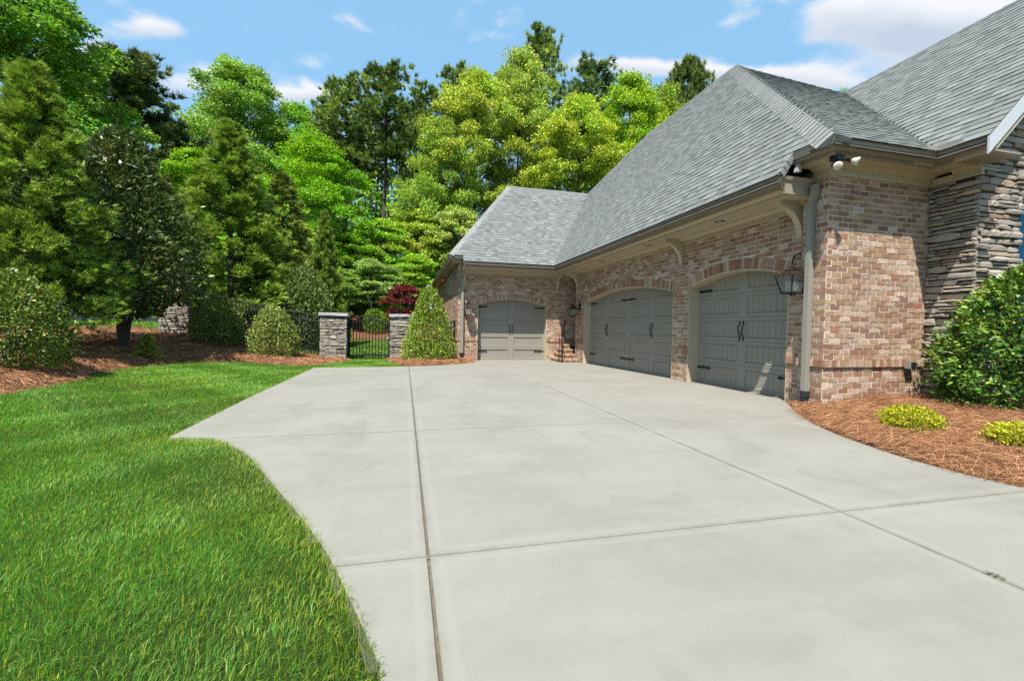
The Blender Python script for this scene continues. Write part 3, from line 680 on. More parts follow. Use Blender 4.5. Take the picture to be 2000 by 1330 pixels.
# fascia, gutters and soffits
GUT = [(0, 0), (-0.010, -0.045), (-0.034, -0.068), (-0.040, -0.118), (-0.13, -0.118), (-0.13, -0.02), (-0.012, -0.014)]
FAS = [(-0.131, 0.0), (-0.131, -0.165), (-0.156, -0.165), (-0.156, 0.0)]
def eave(path, soff, spath, name='gutter'):
    g = MB().sweep(path, GUT).build(name, 'gutter', house)
    MB().sweep(path, FAS).build('fascia', 'gutter', house)
    for sp in spath: MB().sweep(sp, soff).build('soffit', 'trim', house)
SOF_G = [(-0.157, -0.150), (-0.225, -0.150), (-0.225, -0.132), (-0.24, -0.132), (-0.24, -0.150), (-0.265, -0.160), (-0.300, -0.178), (-0.300, -0.165), (-0.318, -0.165), (-0.318, -0.238), (-0.40, -0.238), (-0.40, -0.222), (-0.412, -0.222), (-0.412, -0.238), (-0.66, -0.238), (-0.66, -0.222), (-0.672, -0.222), (-0.672, -0.242), (-0.70, -0.248), (-0.70, -0.235), (-0.712, -0.235), (-0.712, -0.252), (-0.745, -0.272), (-0.752, -0.29), (-0.752, -0.275), (-0.77, -0.275), (-0.77, -0.285), (-0.805, -0.285), (-0.805, -0.342), (-0.79, -0.342), (-0.79, -0.362), (-0.84, -0.362), (-0.84, -0.11), (-0.157, -0.11)]
eave([(1.95, 15.0, 3.38), (1.95, 14.82, 3.38), (5.19, 14.82, 3.38), (5.19, 5.19, 3.38), (5.885, 5.19, 3.38)], SOF_G, [[(2.0, 14.82, 3.38), (5.19, 14.82, 3.38), (5.19, 5.24, 3.38)]])
MB().box((5.35, 5.225, 3.14), (5.88, 5.262, 3.37)).build('return_board', 'gutter', house)
SOF_B = [(-0.157, -0.15), (-0.36, -0.15), (-0.37, -0.165), (-0.40, -0.18), (-0.41, -0.20), (-0.425, -0.20), (-0.425, -0.275), (-0.41, -0.275), (-0.41, -0.30), (-0.452, -0.30), (-0.452, -0.08), (-0.157, -0.08)]
SOF_S = [(o if o > -0.3 else o - 0.165, d) for o, d in SOF_B]
eave([(5.405, 5.24, 3.68), (5.405, 4.55, 3.68), (7.23, 4.55, 3.68), (7.23, 3.99, 3.68)], SOF_B, [[(5.437, 5.24, 3.68), (5.437, 4.55, 3.68), (7.87, 4.55, 3.68)]])
MB().box((7.0, 4.66, 3.54), (7.86, 5.05, 3.58)).build('soffit', 'trim', house)
MB().box((7.80, 4.7, 3.385), (7.845, 4.96, 3.48)).build('frieze', 'trim', house)
MB().sweep([(7.23, 4.704, 3.68), (7.23, 4.37, 3.68)], SOF_S).build('soffit', 'trim', house)
eave([(1.46, 25.8, 3.57), (1.46, 15.0, 3.57), (2.1, 15.0, 3.57)], [(-0.157, -0.12), (-0.40, -0.12), (-0.40, -0.06), (-0.157, -0.06)], [[(1.46, 25.8, 3.57), (1.46, 15.2, 3.57)]])
MB().box((1.83, 15.62, 3.38), (2.05, 15.66, 3.46)).build('return_board', 'trim', house)
MB().box((1.60, 15.16, 3.40), (2.1, 15.62, 3.45)).build('soffit', 'trim', house)
# gutter splash guard above the stone corner, rake board of the stone gable
gd = MB(); gd.box((7.205, 4.545, 3.66), (7.225, 4.555, 3.76)); gd.box((7.02, 4.535, 3.672), (7.232, 4.545, 3.755)); gd.box((7.222, 4.25, 3.672), (7.232, 4.533, 3.755)); gd.build('splash_guard', 'downspout', house)
rk = MB(); n_ = [(7.2, 3.44), (7.2, 3.655), (10.7, 7.155), (14.2, 3.655), (14.2, 3.44), (10.7, 6.95)]
rk.prism(n_, 1, 3.965, 3.99); rk.build('rake_board', 'white_paint', house)
rk = MB().prism([(7.36, 3.50), (7.36, 3.60), (10.7, 6.94), (14.0, 3.60), (14.0, 3.50), (10.7, 6.84)], 1, 3.992, 4.43); rk.build('rake_soffit', 'trim', house)
MB().box((7.365, 4.0, 3.505), (7.86, 4.42, 3.53)).build('return_board', 'gutter', house)
# brackets
def bracket(fr, u, zt, depth=0.46, drop=0.52, w=0.10):
    pts = [(0.0, zt), (depth, zt), (depth, zt - 0.085)]; r = depth - 0.035
    for i in range(1, 11): t = math.pi / 2 * (1 - i / 10); pts.append((depth - r * math.cos(t) , zt - drop + 0.0 + (drop - 0.085) * math.sin(t)))
    pts += [(0.035, zt - drop - 0.03), (0.0, zt - drop - 0.03)]
    # concave cove: centre below the outer end
    n = len(pts); V = [fr.P(u - w / 2, z, d + 0.008) for d, z in pts] + [fr.P(u + w / 2, z, d + 0.008) for d, z in pts]
    MB().add(V, [tuple(range(n)), tuple(range(n, 2 * n))[::-1]] + [(k, (k + 1) % n, n + (k + 1) % n, n + k) for k in range(n)]).build('bracket', 'trim', house)
for u in (5.56, 8.58, 14.62): bracket(GF, u, 3.142)
for u in (2.06, 5.62): bracket(WFr, u, 3.142)
# recessed soffit lights
for x, y in ((5.62, 6.9), (5.62, 9.35), (5.62, 11.9), (3.7, 15.3)):
    m = MB(); m.lathe((x, y, 3.142), [(0.085, 0.0), (0.085, -0.008), (0.055, -0.010), (0.05, 0.03)], 20); o = m.build('recessed_light', 'black_plastic', house, True)
    MB().lathe((x, y, 3.135), [(0.05, 0.0), (0.03, -0.004), (0.001, -0.006)], 16).build('lens', 'cream', o, True)
# downspouts
def downspout(pts, w, d, boot):
    m = MB(); pts = [Vector(p) for p in pts]
    for a, b in zip(pts[:-1], pts[1:]):
        m.hexa([a + Vector((-w / 2, -d / 2, 0)), a + Vector((w / 2, -d / 2, 0)), a + Vector((w / 2, d / 2, 0)), a + Vector((-w / 2, d / 2, 0)), b + Vector((-w / 2, -d / 2, 0)), b + Vector((w / 2, -d / 2, 0)), b + Vector((w / 2, d / 2, 0)), b + Vector((-w / 2, d / 2, 0))])
        for s_ in (-1, 1):   # pressed ribs
            m.hexa([Vector((p.x + s_ * w * 0.22 + e * 0.012, p.y - d / 2 - o, p.z)) for p in (a, b) for e, o in ((-1, 0), (1, 0), (1, 0.006), (-1, 0.006))])
    o = m.build('downspout', 'downspout', house)
    p = pts[-1]; MB().lathe((p.x, p.y, p.z), [(0.001, 0.06), (w * 0.72, 0.05), (w * 0.74, -0.04), (w * 0.62, -0.05), (w * 0.6, -0.14), (w * 0.7, -0.15), (w * 0.7, -boot)], 14).build('drain_boot', 'black_plastic', o)
downspout([(5.80, 5.15, 3.275), (5.80, 5.155, 3.15), (5.825, 5.22, 3.03), (5.825, 5.22, 0.20)], 0.085, 0.075, 0.3)
downspout([(1.99, 14.93, 3.26), (1.99, 15.0, 3.1), (1.99, 15.57, 2.85), (1.99, 15.57, 0.14)], 0.10, 0.075, 0.3)
# upper roof gutter outlet
ot = MB(); ot.hexa([(5.46, 5.12, 3.56), (5.51, 5.12, 3.56), (5.51, 5.17, 3.56), (5.46, 5.17, 3.56), (5.42, 5.10, 3.42), (5.50, 5.10, 3.42), (5.50, 5.16, 3.42), (5.42, 5.16, 3.42)]); ot.build('gutter_outlet', 'lead', house)
# small window in the wing side, vent box
wn_ = MB(); WS = Fr((1.85, 0, 0), (0, 1, 0), (-1, 0, 0))
for a, b, c, d in ((17.7, 19.1, 2.46, 2.53), (17.7, 19.1, 3.16, 3.22), (17.7, 17.78, 2.53, 3.16), (19.02, 19.1, 2.53, 3.16), (18.37, 18.43, 2.53, 3.16)): WS.box(wn_, a, b, c, d, -0.02, 0.05)
wo = wn_.build('window', 'trim', house); pn = MB(); WS.box(pn, 17.78, 18.37, 2.53, 3.16, 0.0, 0.016); pn.build('pane', 'dark_glass', wo); pn = MB(); WS.box(pn, 18.43, 19.02, 2.53, 3.16, 0.0, 0.016); pn.build('pane', 'dark_glass', wo)
vb = MB(); BFr.box(vb, 7.42, 7.55, 0.60, 0.72, 0.03, 0.11); o = vb.build('vent_box', 'downspout', house); vb = MB(); BFr.box(vb, 7.435, 7.535, 0.615, 0.70, 0.111, 0.118); vb.build('grille', 'black_plastic', o)
# alcove door behind the steps
AF = Fr((6.55, 0, 0), (0, 1, 0), (-1, 0, 0))
ad = MB(); AF.box(ad, 14.72, 15.66, 0.3, 3.1, -0.05, 0.0); o = ad.build('entry_door', 'black_plastic', house)
MB().box((6.03, 14.72, -0.1), (6.6, 14.75, 3.1)).build('alcove_side', 'mortar', house)

# stone gable: ledge stones of uneven courses
def stones(fr, u0, u1, zb, topfn, hole=None, rmin=0.045, rmax=0.125, lmin=0.14, lmax=0.48, zmax=4.0, proud=0.075):
    out = []; z = zb
    while z < zmax:
        h = random.uniform(rmin, rmax); u = u0 - random.uniform(0, 0.1)
        while u < u1:
            L = random.uniform(lmin, lmax) * (0.6 + h / rmax * 0.5); a, b = max(u, u0), min(u + L, u1); u += L
            if b - a < 0.04: continue
            um = (a + b) / 2; hh = h * random.uniform(0.82, 1.0)
            if z + hh > topfn(um): continue
            if hole and a < hole[1] and b > hole[0] and z < hole[3] and z + hh > hole[2]:
                if a < hole[0] - 0.04: b = hole[0]
                elif b > hole[1] + 0.04: a = hole[1]
                else: continue
            sub = [(z, z + hh)]
            if h > 0.075 and random.random() < 0.45: m = z + hh * random.uniform(0.4, 0.6); sub = [(z, m - 0.004), (m + 0.004, z + hh)]
            for z0, z1 in sub: out.append((fr, a + 0.004, b - 0.004, z0 + 0.003, z1 - 0.003, random.uniform(0.012, proud), rc()))
        z += h
    return out
def stone_mesh(fr, a, b, z0, z1, d, c, mb):
    j = lambda s: random.uniform(-s, s); h = z1 - z0; w = b - a
    n = 4; V = []
    us = [a + w * t for t in (0, 0.3 + j(0.06), 0.68 + j(0.06), 1)]
    for i, u in enumerate(us):
        e = 1 if i in (0, 3) else 0
        lo = z0 + (h * 0.22 * random.random() if e else abs(j(0.10)) * h) ; hi = z1 - (h * 0.3 * random.random() if e else abs(j(0.12)) * h)
        dd = d * (0.9 if e else 1.0) + j(0.008)
        V += [fr.P(u, z0 if not e else lo, -0.02), fr.P(u, lo, dd * 0.93 + j(0.004)), fr.P(u, lo * 0.45 + hi * 0.55, dd + 0.003 + j(0.004)), fr.P(u, hi, dd * 0.9 + j(0.004)), fr.P(u, z1 if not e else hi, -0.02)]
    F = []
    for i in range(n - 1):
        for k in range(4): F.append((i * 5 + k, i * 5 + 5 + k, i * 5 + 6 + k, i * 5 + 1 + k))
    F += [(0, 1, 2, 3, 4), (19, 18, 17, 16, 15)]
    mb.add(V, F, c)
SFr = Fr((0, 4.43, 0), (1, 0, 0), (0, -1, 0)); SSd = Fr((7.85, 0, 0), (0, 1, 0), (-1, 0, 0))
sw_ = MB(); sw_.box((7.85, 4.432, 0.0), (8.1, 5.2, 3.5)); sw_.prism([(7.852, 0.0), (13.5, 0.0), (13.5, 3.9), (10.7, 6.8), (7.852, 3.9)], 1, 4.43, 4.75)
stw = sw_.build('stone_wall', 'grout', house); stw['label'] = 'gable wall of stacked tan and grey ledge stone'
HOLE = (8.72, 10.3, 0.9, 3.12)
st = stones(SFr, 7.83, 10.6, 0.05, lambda u: 3.7 + SG * (u - 7.23) - 0.32, HOLE, zmax=6.0) + stones(SSd, 4.40, 5.0, 0.05, lambda u: 3.44, None, lmin=0.16)
def skey(s): return (s[0].P((s[1] + s[2]) / 2, (s[3] + s[4]) / 2) - CAMV).length / math.sqrt(max(1e-4, (s[2] - s[1])))
st.sort(key=skey); restm = MB()
for i, s in enumerate(st):
    if i < 300: m = MB(); stone_mesh(*s, m); m.build('stone', 'stone', stw)
    else: stone_mesh(*s, restm)
if restm.v: restm.build('stone_courses', 'stone', stw, kind='stuff')
# window with blue louvred shutter
wm = MB(); SFr.box(wm, 9.19, 10.28, 0.92, 3.1, -0.02, 0.02); wo = wm.build('window', 'white_paint', house); pm = MB(); SFr.box(pm, 9.22, 9.7, 1.0, 3.02, 0.021, 0.027); pm.build('pane', 'dark_glass', wo); pm = MB(); SFr.box(pm, 9.76, 10.22, 1.0, 3.02, 0.021, 0.027); pm.build('pane', 'dark_glass', wo)
sm = MB(); SFr.box(sm, 8.75, 8.80, 0.92, 3.06, 0.0, 0.06); SFr.box(sm, 9.12, 9.17, 0.92, 3.06, 0.0, 0.06); SFr.box(sm, 8.80, 9.12, 0.92, 1.0, 0.0, 0.06); SFr.box(sm, 8.80, 9.12, 2.98, 3.06, 0.0, 0.06); so = sm.build('shutter', 'blue_paint', house)
for k in range(33):
    z = 1.01 + k * 0.06; m = MB(); m.hexa([SFr.P(8.801, z, 0.045), SFr.P(9.119, z, 0.045), SFr.P(9.119, z + 0.012, 0.05), SFr.P(8.801, z + 0.012, 0.05), SFr.P(8.801, z + 0.045, 0.01), SFr.P(9.119, z + 0.045, 0.01), SFr.P(9.119, z + 0.057, 0.015), SFr.P(8.801, z + 0.057, 0.015)]); m.build('louver', 'blue_paint', so)

# ------------------------------------------------------------------ things fixed to or beside the house
def lantern(fr, u, zc, size, label, out=0.28):
    """zc: height of the eave ring of the lantern roof"""
    base = fr.P(u, zc, 0); root = empty('wall_lantern', base, label, 'lantern', 'wall lanterns beside the garage doors')
    s = size; P = lambda a, z, d: fr.P(u + a, zc + z, d)
    m = MB(); fr.box(m, u - 0.06 * s, u + 0.06 * s, zc - 0.02 * s, zc + 0.19 * s, 0.012, 0.035); m.build('back_plate', 'iron', root)
    m = MB(); pts = [P(0, 0.10 * s, 0.03)] + [P(0, 0.22 * s + 0.10 * s * math.sin(t), out * 0.5 - out * 0.5 * math.cos(t)) for t in [math.pi * i / 10 for i in range(1, 10)]] + [P(0, 0.17 * s, out)]
    m.tube([P(0, 0.09 * s, 0.03), P(0, 0.12 * s, 0.05)] + pts[1:], 0.011 * s, 7); m.build('arm', 'iron', root, True)
    sq = lambda h, z: [P(-h, z, out - h), P(h, z, out - h), P(h, z, out + h), P(-h, z, out + h)]
    def frust(mb, h0, z0, h1, z1): mb.hexa(sq(h0, z0) + sq(h1, z1))
    m = MB(); frust(m, 0.165 * s, 0.0, 0.162 * s, 0.012 * s); frust(m, 0.158 * s, 0.012 * s, 0.062 * s, 0.088 * s); frust(m, 0.075 * s, 0.0881 * s, 0.07 * s, 0.10 * s); frust(m, 0.045 * s, 0.1001 * s, 0.012 * s, 0.145 * s); m.tube([P(0, 0.14 * s, out), P(0, 0.175 * s, out)], 0.014 * s, 8); m.build('lantern_roof', 'bronze', root)
    m = MB(); tp, bt, zt, zb = 0.142 * s, 0.088 * s, 0.0, -0.225 * s
    for a, b in ((-1, -1), (1, -1), (1, 1), (-1, 1)): m.tube([P(a * tp, zt, out + b * tp), P(a * bt, zb, out + b * bt)], 0.009 * s, 6)
    frust(m, 0.098 * s, zb - 0.018 * s, 0.096 * s, zb); m.tube([P(0, zb - 0.018 * s, out), P(0, zb - 0.045 * s, out)], [0.02 * s, 0.006 * s], 8); m.build('lantern_frame', 'iron', root)
    for k in range(4):
        c = math.cos(k * math.pi / 2); s2 = math.sin(k * math.pi / 2)
        def Q(a, z, h): return P(a * c - h * s2, z, out + a * s2 + h * c)
        V = [Q(-tp * .94, zt, tp), Q(tp * .94, zt, tp), Q(bt * .92, zb, bt), Q(-bt * .92, zb, bt)]; V += [v + (Vector(P(0, (zt + zb) / 2, out)) - v) * 0.03 for v in V]
        MB().add(V, [(0, 1, 2, 3), (4, 5, 6, 7), (0, 1, 5, 4), (1, 2, 6, 5), (2, 3, 7, 6), (3, 0, 4, 7)]).build('glass_pane', 'glass', root)
    m = MB()
    for dx, dy in ((-0.03, 0), (0.03, 0.02), (0.0, -0.035)): m.tube([P(dx * s, zb, out + dy * s), P(dx * s, zb + 0.14 * s, out + dy * s), P(dx * s, zb + 0.16 * s, out + dy * s)], [0.012 * s, 0.012 * s, 0.004 * s], 8)
    m.build('candle', 'cream', root)
lantern(GF, 5.44, 1.975, 1.08, 'bronze glass wall lantern hanging by the near downspout')
lantern(GF, 14.36, 1.82, 1.0, 'black glass wall lantern above the brick steps')
lantern(WFr, 2.19, 1.78, 1.0, 'black glass wall lantern on the sunlit wing corner by its downspout', 0.27)
def floodlight():
    c = Vector((5.66, 4.72, 3.50)); root = empty('floodlight', c, 'twin cream floodlight under the upper eave corner', 'floodlight')
    m = MB(); m.box((5.61, 4.66, 3.455), (5.73, 4.78, 3.525)); m.build('junction_box', 'black_plastic', root)
    for d, up in ((Vector((-0.62, -0.35, -0.70)), 0), (Vector((0.62, -0.55, -0.18)), 0)):
        d.normalize(); a = c + Vector((0, 0, -0.03)); b = a + d * 0.15
        fwd = Vector((d.x * 0.55, -0.75, -0.38)).normalized()
        m = MB(); m.tube([a, b], 0.014, 8); m.tube([b - fwd * 0.05, b + fwd * 0.03], [0.022, 0.03], 10); m.build('lamp_arm', 'black_plastic', root)
        m = MB(); m.tube([b + fwd * 0.02, b + fwd * 0.045, b + fwd * 0.085, b + fwd * 0.10, b + fwd * 0.108], [0.026, 0.038, 0.054, 0.058, 0.03], 18); m.build('bulb', 'cream', root, True)
floodlight()
def brick_steps():
    root = empty('brick_steps', (5.7, 14.9, -0.1), 'brick steps rising to the shaded alcove between wing and garage', 'steps')
    for i in range(4):
        x0, y0 = 5.42 + 0.13 * i, 14.42 + 0.26 * i; z0, z1 = -0.12 + 0.165 * i, 0.045 + 0.165 * i
        y1 = 15.65; x1 = 6.02 if y0 < 14.72 else 6.5
        m = MB(); m.box((x0 + 0.02, y0 + 0.02, z0 - 0.1), (6.02, y1, z1 - 0.062)); st_ = m.build('step', 'mortar', root)
        q = x0
        while q < 6.02:   # riser bricks and rowlock tread
            MB().box((q + .004, y0 + 0.012, z0), (min(q + 0.2, 6.02), y0 + 0.1, z1 - 0.075), rc()).build('brick', 'brick', st_); q += 0.21
        q = y0
        while q < y1:
            MB().box((x0 + 0.012, q + .004, z0), (x0 + 0.1, min(q + 0.2, y1), z1 - 0.075), rc()).build('brick', 'brick', st_); q += 0.21
        q = x0 - 0.015
        while q < 6.02:
            MB().box((q + .003, y0 - 0.012, z1 - 0.068), (min(q + 0.068, 6.02), y0 + 0.2, z1), rc()).build('brick', 'brick', st_); q += 0.074
        q = y0 + 0.205
        while q < y1:
            MB().box((x0 - 0.012, q + .003, z1 - 0.068), (x0 + 0.2, min(q + 0.068, y1), z1), rc()).build('brick', 'brick', st_); q += 0.074
        MB().box((x0 + 0.2, y0 + 0.2, z1 - 0.07), (6.5, y1, z1 - 0.004)).build('tread', 'brick', st_)
    r2 = empty('handrail', (5.35, 14.5, -0.1), 'thin black iron handrail at the brick steps', 'handrail')
    for x, y, z0, z1 in ((5.40, 14.36, -0.1, 0.86), (5.36, 14.60, -0.1, 0.84), (5.5, 14.75, 0.1, 0.98), (5.68, 15.1, 0.3, 1.2), (5.86, 15.4, 0.5, 1.4)): MB().box((x - .011, y - .011, z0), (x + .011, y + .011, z1)).build('post', 'iron', r2)
    MB().tube([(5.40, 14.36, 0.86), (5.5, 14.75, 0.98), (5.68, 15.1, 1.2), (5.93, 15.5, 1.46)], 0.018, 8).build('rail', 'iron', r2)
brick_steps()

# ------------------------------------------------------------------ stone pillars, gate and fences
def pillar(x, y, w, h, label, rot=0.0):
    z0 = tz(x, y) - 0.06; root = empty('stone_pillar', (x, y, z0), label, 'pillar', 'stone fence pillars')
    core = MB().box((x - w / 2, y - w / 2, z0 - 0.3), (x + w / 2, y + w / 2, z0 + h)).build('core', 'grout', root)
    fs = [Fr((x, y - w / 2, z0), (1, 0, 0), (0, -1, 0)), Fr((x + w / 2, y, z0), (0, 1, 0), (1, 0, 0)), Fr((x - w / 2, y, z0), (0, 1, 0), (-1, 0, 0)), Fr((x, y + w / 2, z0), (1, 0, 0), (0, 1, 0))]
    for k, f in enumerate(fs):
        e = 0.03
        sts = stones(f, -w / 2 - e, w / 2 + e, 0.0, lambda u: h - 0.01, None, 0.045, 0.12, 0.12, 0.42, h, 0.05)
        rest = MB()
        for s in sts:
            if k < 2: m = MB(); stone_mesh(*s, m); m.build('stone', 'stone', root)
            else: stone_mesh(*s, rest)
        if rest.v: rest.build('stone_courses', 'stone', root, kind='stuff')
    # rough-edged cap
    c = MB(); V = []; F = []; g = w / 2 + 0.075; ring = []
    for sx, sy, ax in ((-1, -1, 0), (1, -1, 1), (1, 1, 2), (-1, 1, 3)):
        nx, ny = ((1, 0), (0, 1), (-1, 0), (0, -1))[ax]
        for t in range(7): ring.append((x + sx * g + nx * 2 * g * t / 7, y + sy * g + ny * 2 * g * t / 7))
    n = len(ring); j = lambda: random.uniform(-0.012, 0.012)
    V = [(a + j(), b + j(), z0 + h + 0.002) for a, b in ring] + [(a + j() , b + j(), z0 + h + 0.055 + j()) for a, b in ring] + [(x + (a - x) * 0.97, y + (b - y) * 0.97, z0 + h + 0.105) for a, b in ring]
    F = [tuple(range(2 * n, 3 * n)), tuple(range(n))[::-1]] + [(r * n + k, r * n + (k + 1) % n, r * n + n + (k + 1) % n, r * n + n + k) for r in range(2) for k in range(n)]
    c.add(V, F).build('cap', 'cap_stone', root); return root
pillar(-7.55, 17.3, 0.80, 1.86, 'tall stacked stone pillar uphill under the dark magnolia')
pillar(-2.42, 16.55, 0.80, 1.56, 'stacked stone pillar at the hinge side of the iron gate')
pillar(-0.08, 16.55, 0.80, 1.56, 'stacked stone pillar between the iron gate and the cone shrub')
def fence(name, a, b, h, label, n, cat='fence', group=None, post=True):
    a, b = Vector(a), Vector(b); root = empty(name, (a.x, a.y, tz(a.x, a.y)), label, cat, group)
    zz = lambda p: tz(p.x, p.y)
    za, zb = zz(a), zz(b); zf = lambda t: za + (zb - za) * t + 0.05
    d = (b - a); 
    for rz in (0.10, h - 0.20, h):
        for i in range(6): 
            t0, t1 = i / 6, (i + 1) / 6; p, q = a + d * t0, a + d * t1
            if i == 0: pts = []
        MB().tube([(a.x + d.x * t, a.y + d.y * t, zf(t) + rz) for t in (0, 1)], 0.024, 6).build('rail', 'iron', root)
    for i in range(1, n):
        t = i / n; p = a + d * t; z = zf(t)
        MB().box((p.x - .015, p.y - .015, z - 0.02), (p.x + .015, p.y + .015, z + h)).build('picket', 'iron', root)
    for t in ([0, 1] if post else []):
        p = a + d * t; z = zf(t); MB().box((p.x - .035, p.y - .035, z - .2), (p.x + .035, p.y + .035, z + h + 0.06)).build('post', 'iron', root)
    return root
fence('iron_fence', (-7.05, 17.25, 0), (-2.88, 16.55, 0), 1.36, 'black iron picket fence stepping down from the uphill pillar to the gate pillar', 38)
fence('iron_fence', (0.40, 16.45, 0), (1.80, 16.3, 0), 1.3, 'short black iron fence between the cone shrub and the brick wing', 13)
def gate():
    x0, x1, y = -1.97, -0.53, 16.5; z = tz(-1.2, y) + 0.05; root = empty('iron_gate', (-1.25, y, z), 'black iron garden gate with an arched top between two stone pillars', 'gate')
    top = lambda x: 1.36 + 0.2 * math.sin(math.pi * (x - x0) / (x1 - x0))
    for x in (x0, x1): MB().box((x - .035, y - .035, z - .1), (x + .035, y + .035, z + 1.46)).build('post', 'iron', root)
    MB().box((x0 + .05, y - .016, z + .10), (x1 - .05, y + .016, z + .14)).build('rail', 'iron', root)
    for o in (0, -0.16): MB().tube([(x, y, z + top(x) + o) for x in [x0 + .05 + (x1 - x0 - .1) * i / 14 for i in range(15)]], 0.017, 6).build('arched_rail', 'iron', root)
    for i in range(13):
        x = x0 + .06 + (x1 - x0 - .12) * i / 12; MB().box((x - .015, y - .015, z + 0.02), (x + .015, y + .015, z + top(x))).build('picket', 'iron', root)
    MB().box((x1 - .10, y - .05, z + .72), (x1 - .03, y - .018, z + .80)).build('latch', 'downspout', root)
gate()
def board_fence():
    y = 25.0; root = empty('board_fence', (-16, y, tz(-16, y)), 'weathered grey board fence far behind the magnolia', 'fence')
    for k in range(78):
        x = -23.0 + k * 0.165; z = tz(x, y) - 0.25; h = 1.55 + random.uniform(-.015, .015)
        MB().box((x, y, z), (x + 0.15, y + 0.022, z + h)).build('board', 'wood_grey', root)
    for rz in (0.4, 1.2): MB().box((-23.0, y + 0.023, tz(-16, y) - 0.25 + rz), (-10.2, y + 0.06, tz(-16, y) - 0.17 + rz)).build('rail', 'wood_grey', root)
board_fence()

# ------------------------------------------------------------------ plants
def unit(v): return v / np.maximum(1e-9, np.linalg.norm(v, axis=-1, keepdims=True))
def leaf_quads(P, T, N, L, Wd, fold=0.18):
    """diamond leaves; P base, T along, N normal"""
    T = unit(T); Sx = unit(np.cross(N, T)); N2 = np.cross(T, Sx); L = np.asarray(L)[:, None]; Wd = np.asarray(Wd)[:, None]
    m = P + T * L * 0.45 + N2 * Wd * fold
    V = np.stack([P, m + Sx * Wd * 0.5, P + T * L, m - Sx * Wd * 0.5], 1).reshape(-1, 3)
    n = len(P); F = np.arange(4 * n).reshape(n, 4); return V, F
def lf(n, tip=None, r=None):
    a = r.random((n, 3)); a[:, 1] = 0 if tip is None else tip; return np.repeat(a, 4, 0)
def leaf_mesh(name, parts, mat):
    Vs, Fs, As = [], [], []; b = 0
    for V, F, A in parts: Vs.append(V); Fs.append(F + b); As.append(A); b += len(V)
    me = np_mesh(name, np.concatenate(Vs), np.concatenate(Fs), {'lf': np.concatenate(As)}); me.materials.append(MT[mat]); return me
def limbs(pairs, name, mat, n=6):
    m = MB()
    for pts, rad in pairs: m.tube(pts, rad, n, cap=False)
    me = bpy.data.meshes.new(name); me.from_pydata(m.v, [], m.f); me.polygons.foreach_set('use_smooth', [True] * len(m.f)); me.materials.append(MT[mat]); me.update(); return me
def clump_leaves(C, Rd, k, size, r, flat=0.6, up=0.7, asp=0.6, tipf=None):
    n = len(C) * k; D = unit(r.normal(size=(n, 3))) * (r.random((n, 1)) ** 0.45); D[:, 2] *= flat
    Cc = np.repeat(C, k, 0); Rr = np.repeat(Rd, k)[:, None]; P = Cc + D * Rr
    T = unit(D * 1.2 + r.normal(size=(n, 3)) * 0.7 + np.array([0, 0, -0.15])); N = unit(r.normal(size=(n, 3)) * 0.65 + D * 0.5 + np.array([0, 0, up]))
    L = size * r.uniform(0.65, 1.25, n); V, F = leaf_quads(P, T, N, L, L * asp)
    tip = None
    if tipf: tip = (r.random(n) < tipf).astype(float)
    A = r.random((n, 3)); A[:, 1] = 0 if tip is None else tip * 0.6; A[:, 0] = 0.5 * A[:, 0] + 0.5 * np.repeat(r.random(len(C)), k); A[:, 2] = 0.55 * A[:, 2] + 0.45 * np.repeat(r.random(len(C)), k)
    return V, F, np.repeat(A, 4, 0)
def decid(seed, H=20.0, cb=0.24, Rc=4.2, nc=210, k=300, size=0.195, lay=0.6, trunk_r=0.2, bark='bark', shape=1.0):
    r = np.random.default_rng(seed); C = []; lobes = [(r.uniform(0.35, 0.9), r.uniform(0, 6.28), r.uniform(0.5, 0.75)) for _ in range(9)]
    while len(C) < nc:
        h = r.random(); a = r.uniform(0, 6.283); prof = (math.sin(math.pi * min(1, (h * 0.86 + 0.10))) ** 0.75) * shape
        lob = 0.72 + 0.38 * max(math.exp(-((h - l[0]) / 0.16) ** 2) * max(0, math.cos(a - l[1])) for l in lobes) + 0.10 * math.sin(3 * a + 7 * h)
        rr = Rc * prof * lob * (r.random() ** 0.38); C.append((rr * math.cos(a), rr * math.sin(a), H * (cb + (1 - cb) * h * 0.965)))
    C = np.array(C); Rd = r.uniform(0.55, 1.05, nc) * Rc * 0.235
    parts = [clump_leaves(C, Rd, k, size, r, lay, 0.75, 0.62, 0.12)]
    crown = leaf_mesh('crown', parts, 'leaf_soft')
    lean = r.normal(0, 0.02 * H / 4, 2); tp = lambda z: Vector((lean[0] * (z / H) ** 2 * 4, lean[1] * (z / H) ** 2 * 4, z))
    prs = [([tp(z) for z in np.linspace(-0.3, H * 0.93, 9)], [trunk_r * (1 - 0.9 * i / 8) for i in range(9)])]
    for i in r.choice(nc, 42, False):
        c = Vector(C[i]); z0 = max(H * cb * 0.8, c.z - math.hypot(c.x, c.y) * r.uniform(0.5, 1.0)); a = tp(min(z0, H * 0.9)); mid = a.lerp(c, 0.5) + Vector((0, 0, 0.15))
        prs.append(([a, mid, c], [trunk_r * 0.33, trunk_r * 0.2, 0.02]))
    return crown, limbs(prs, 'trunk', bark), H, Rc
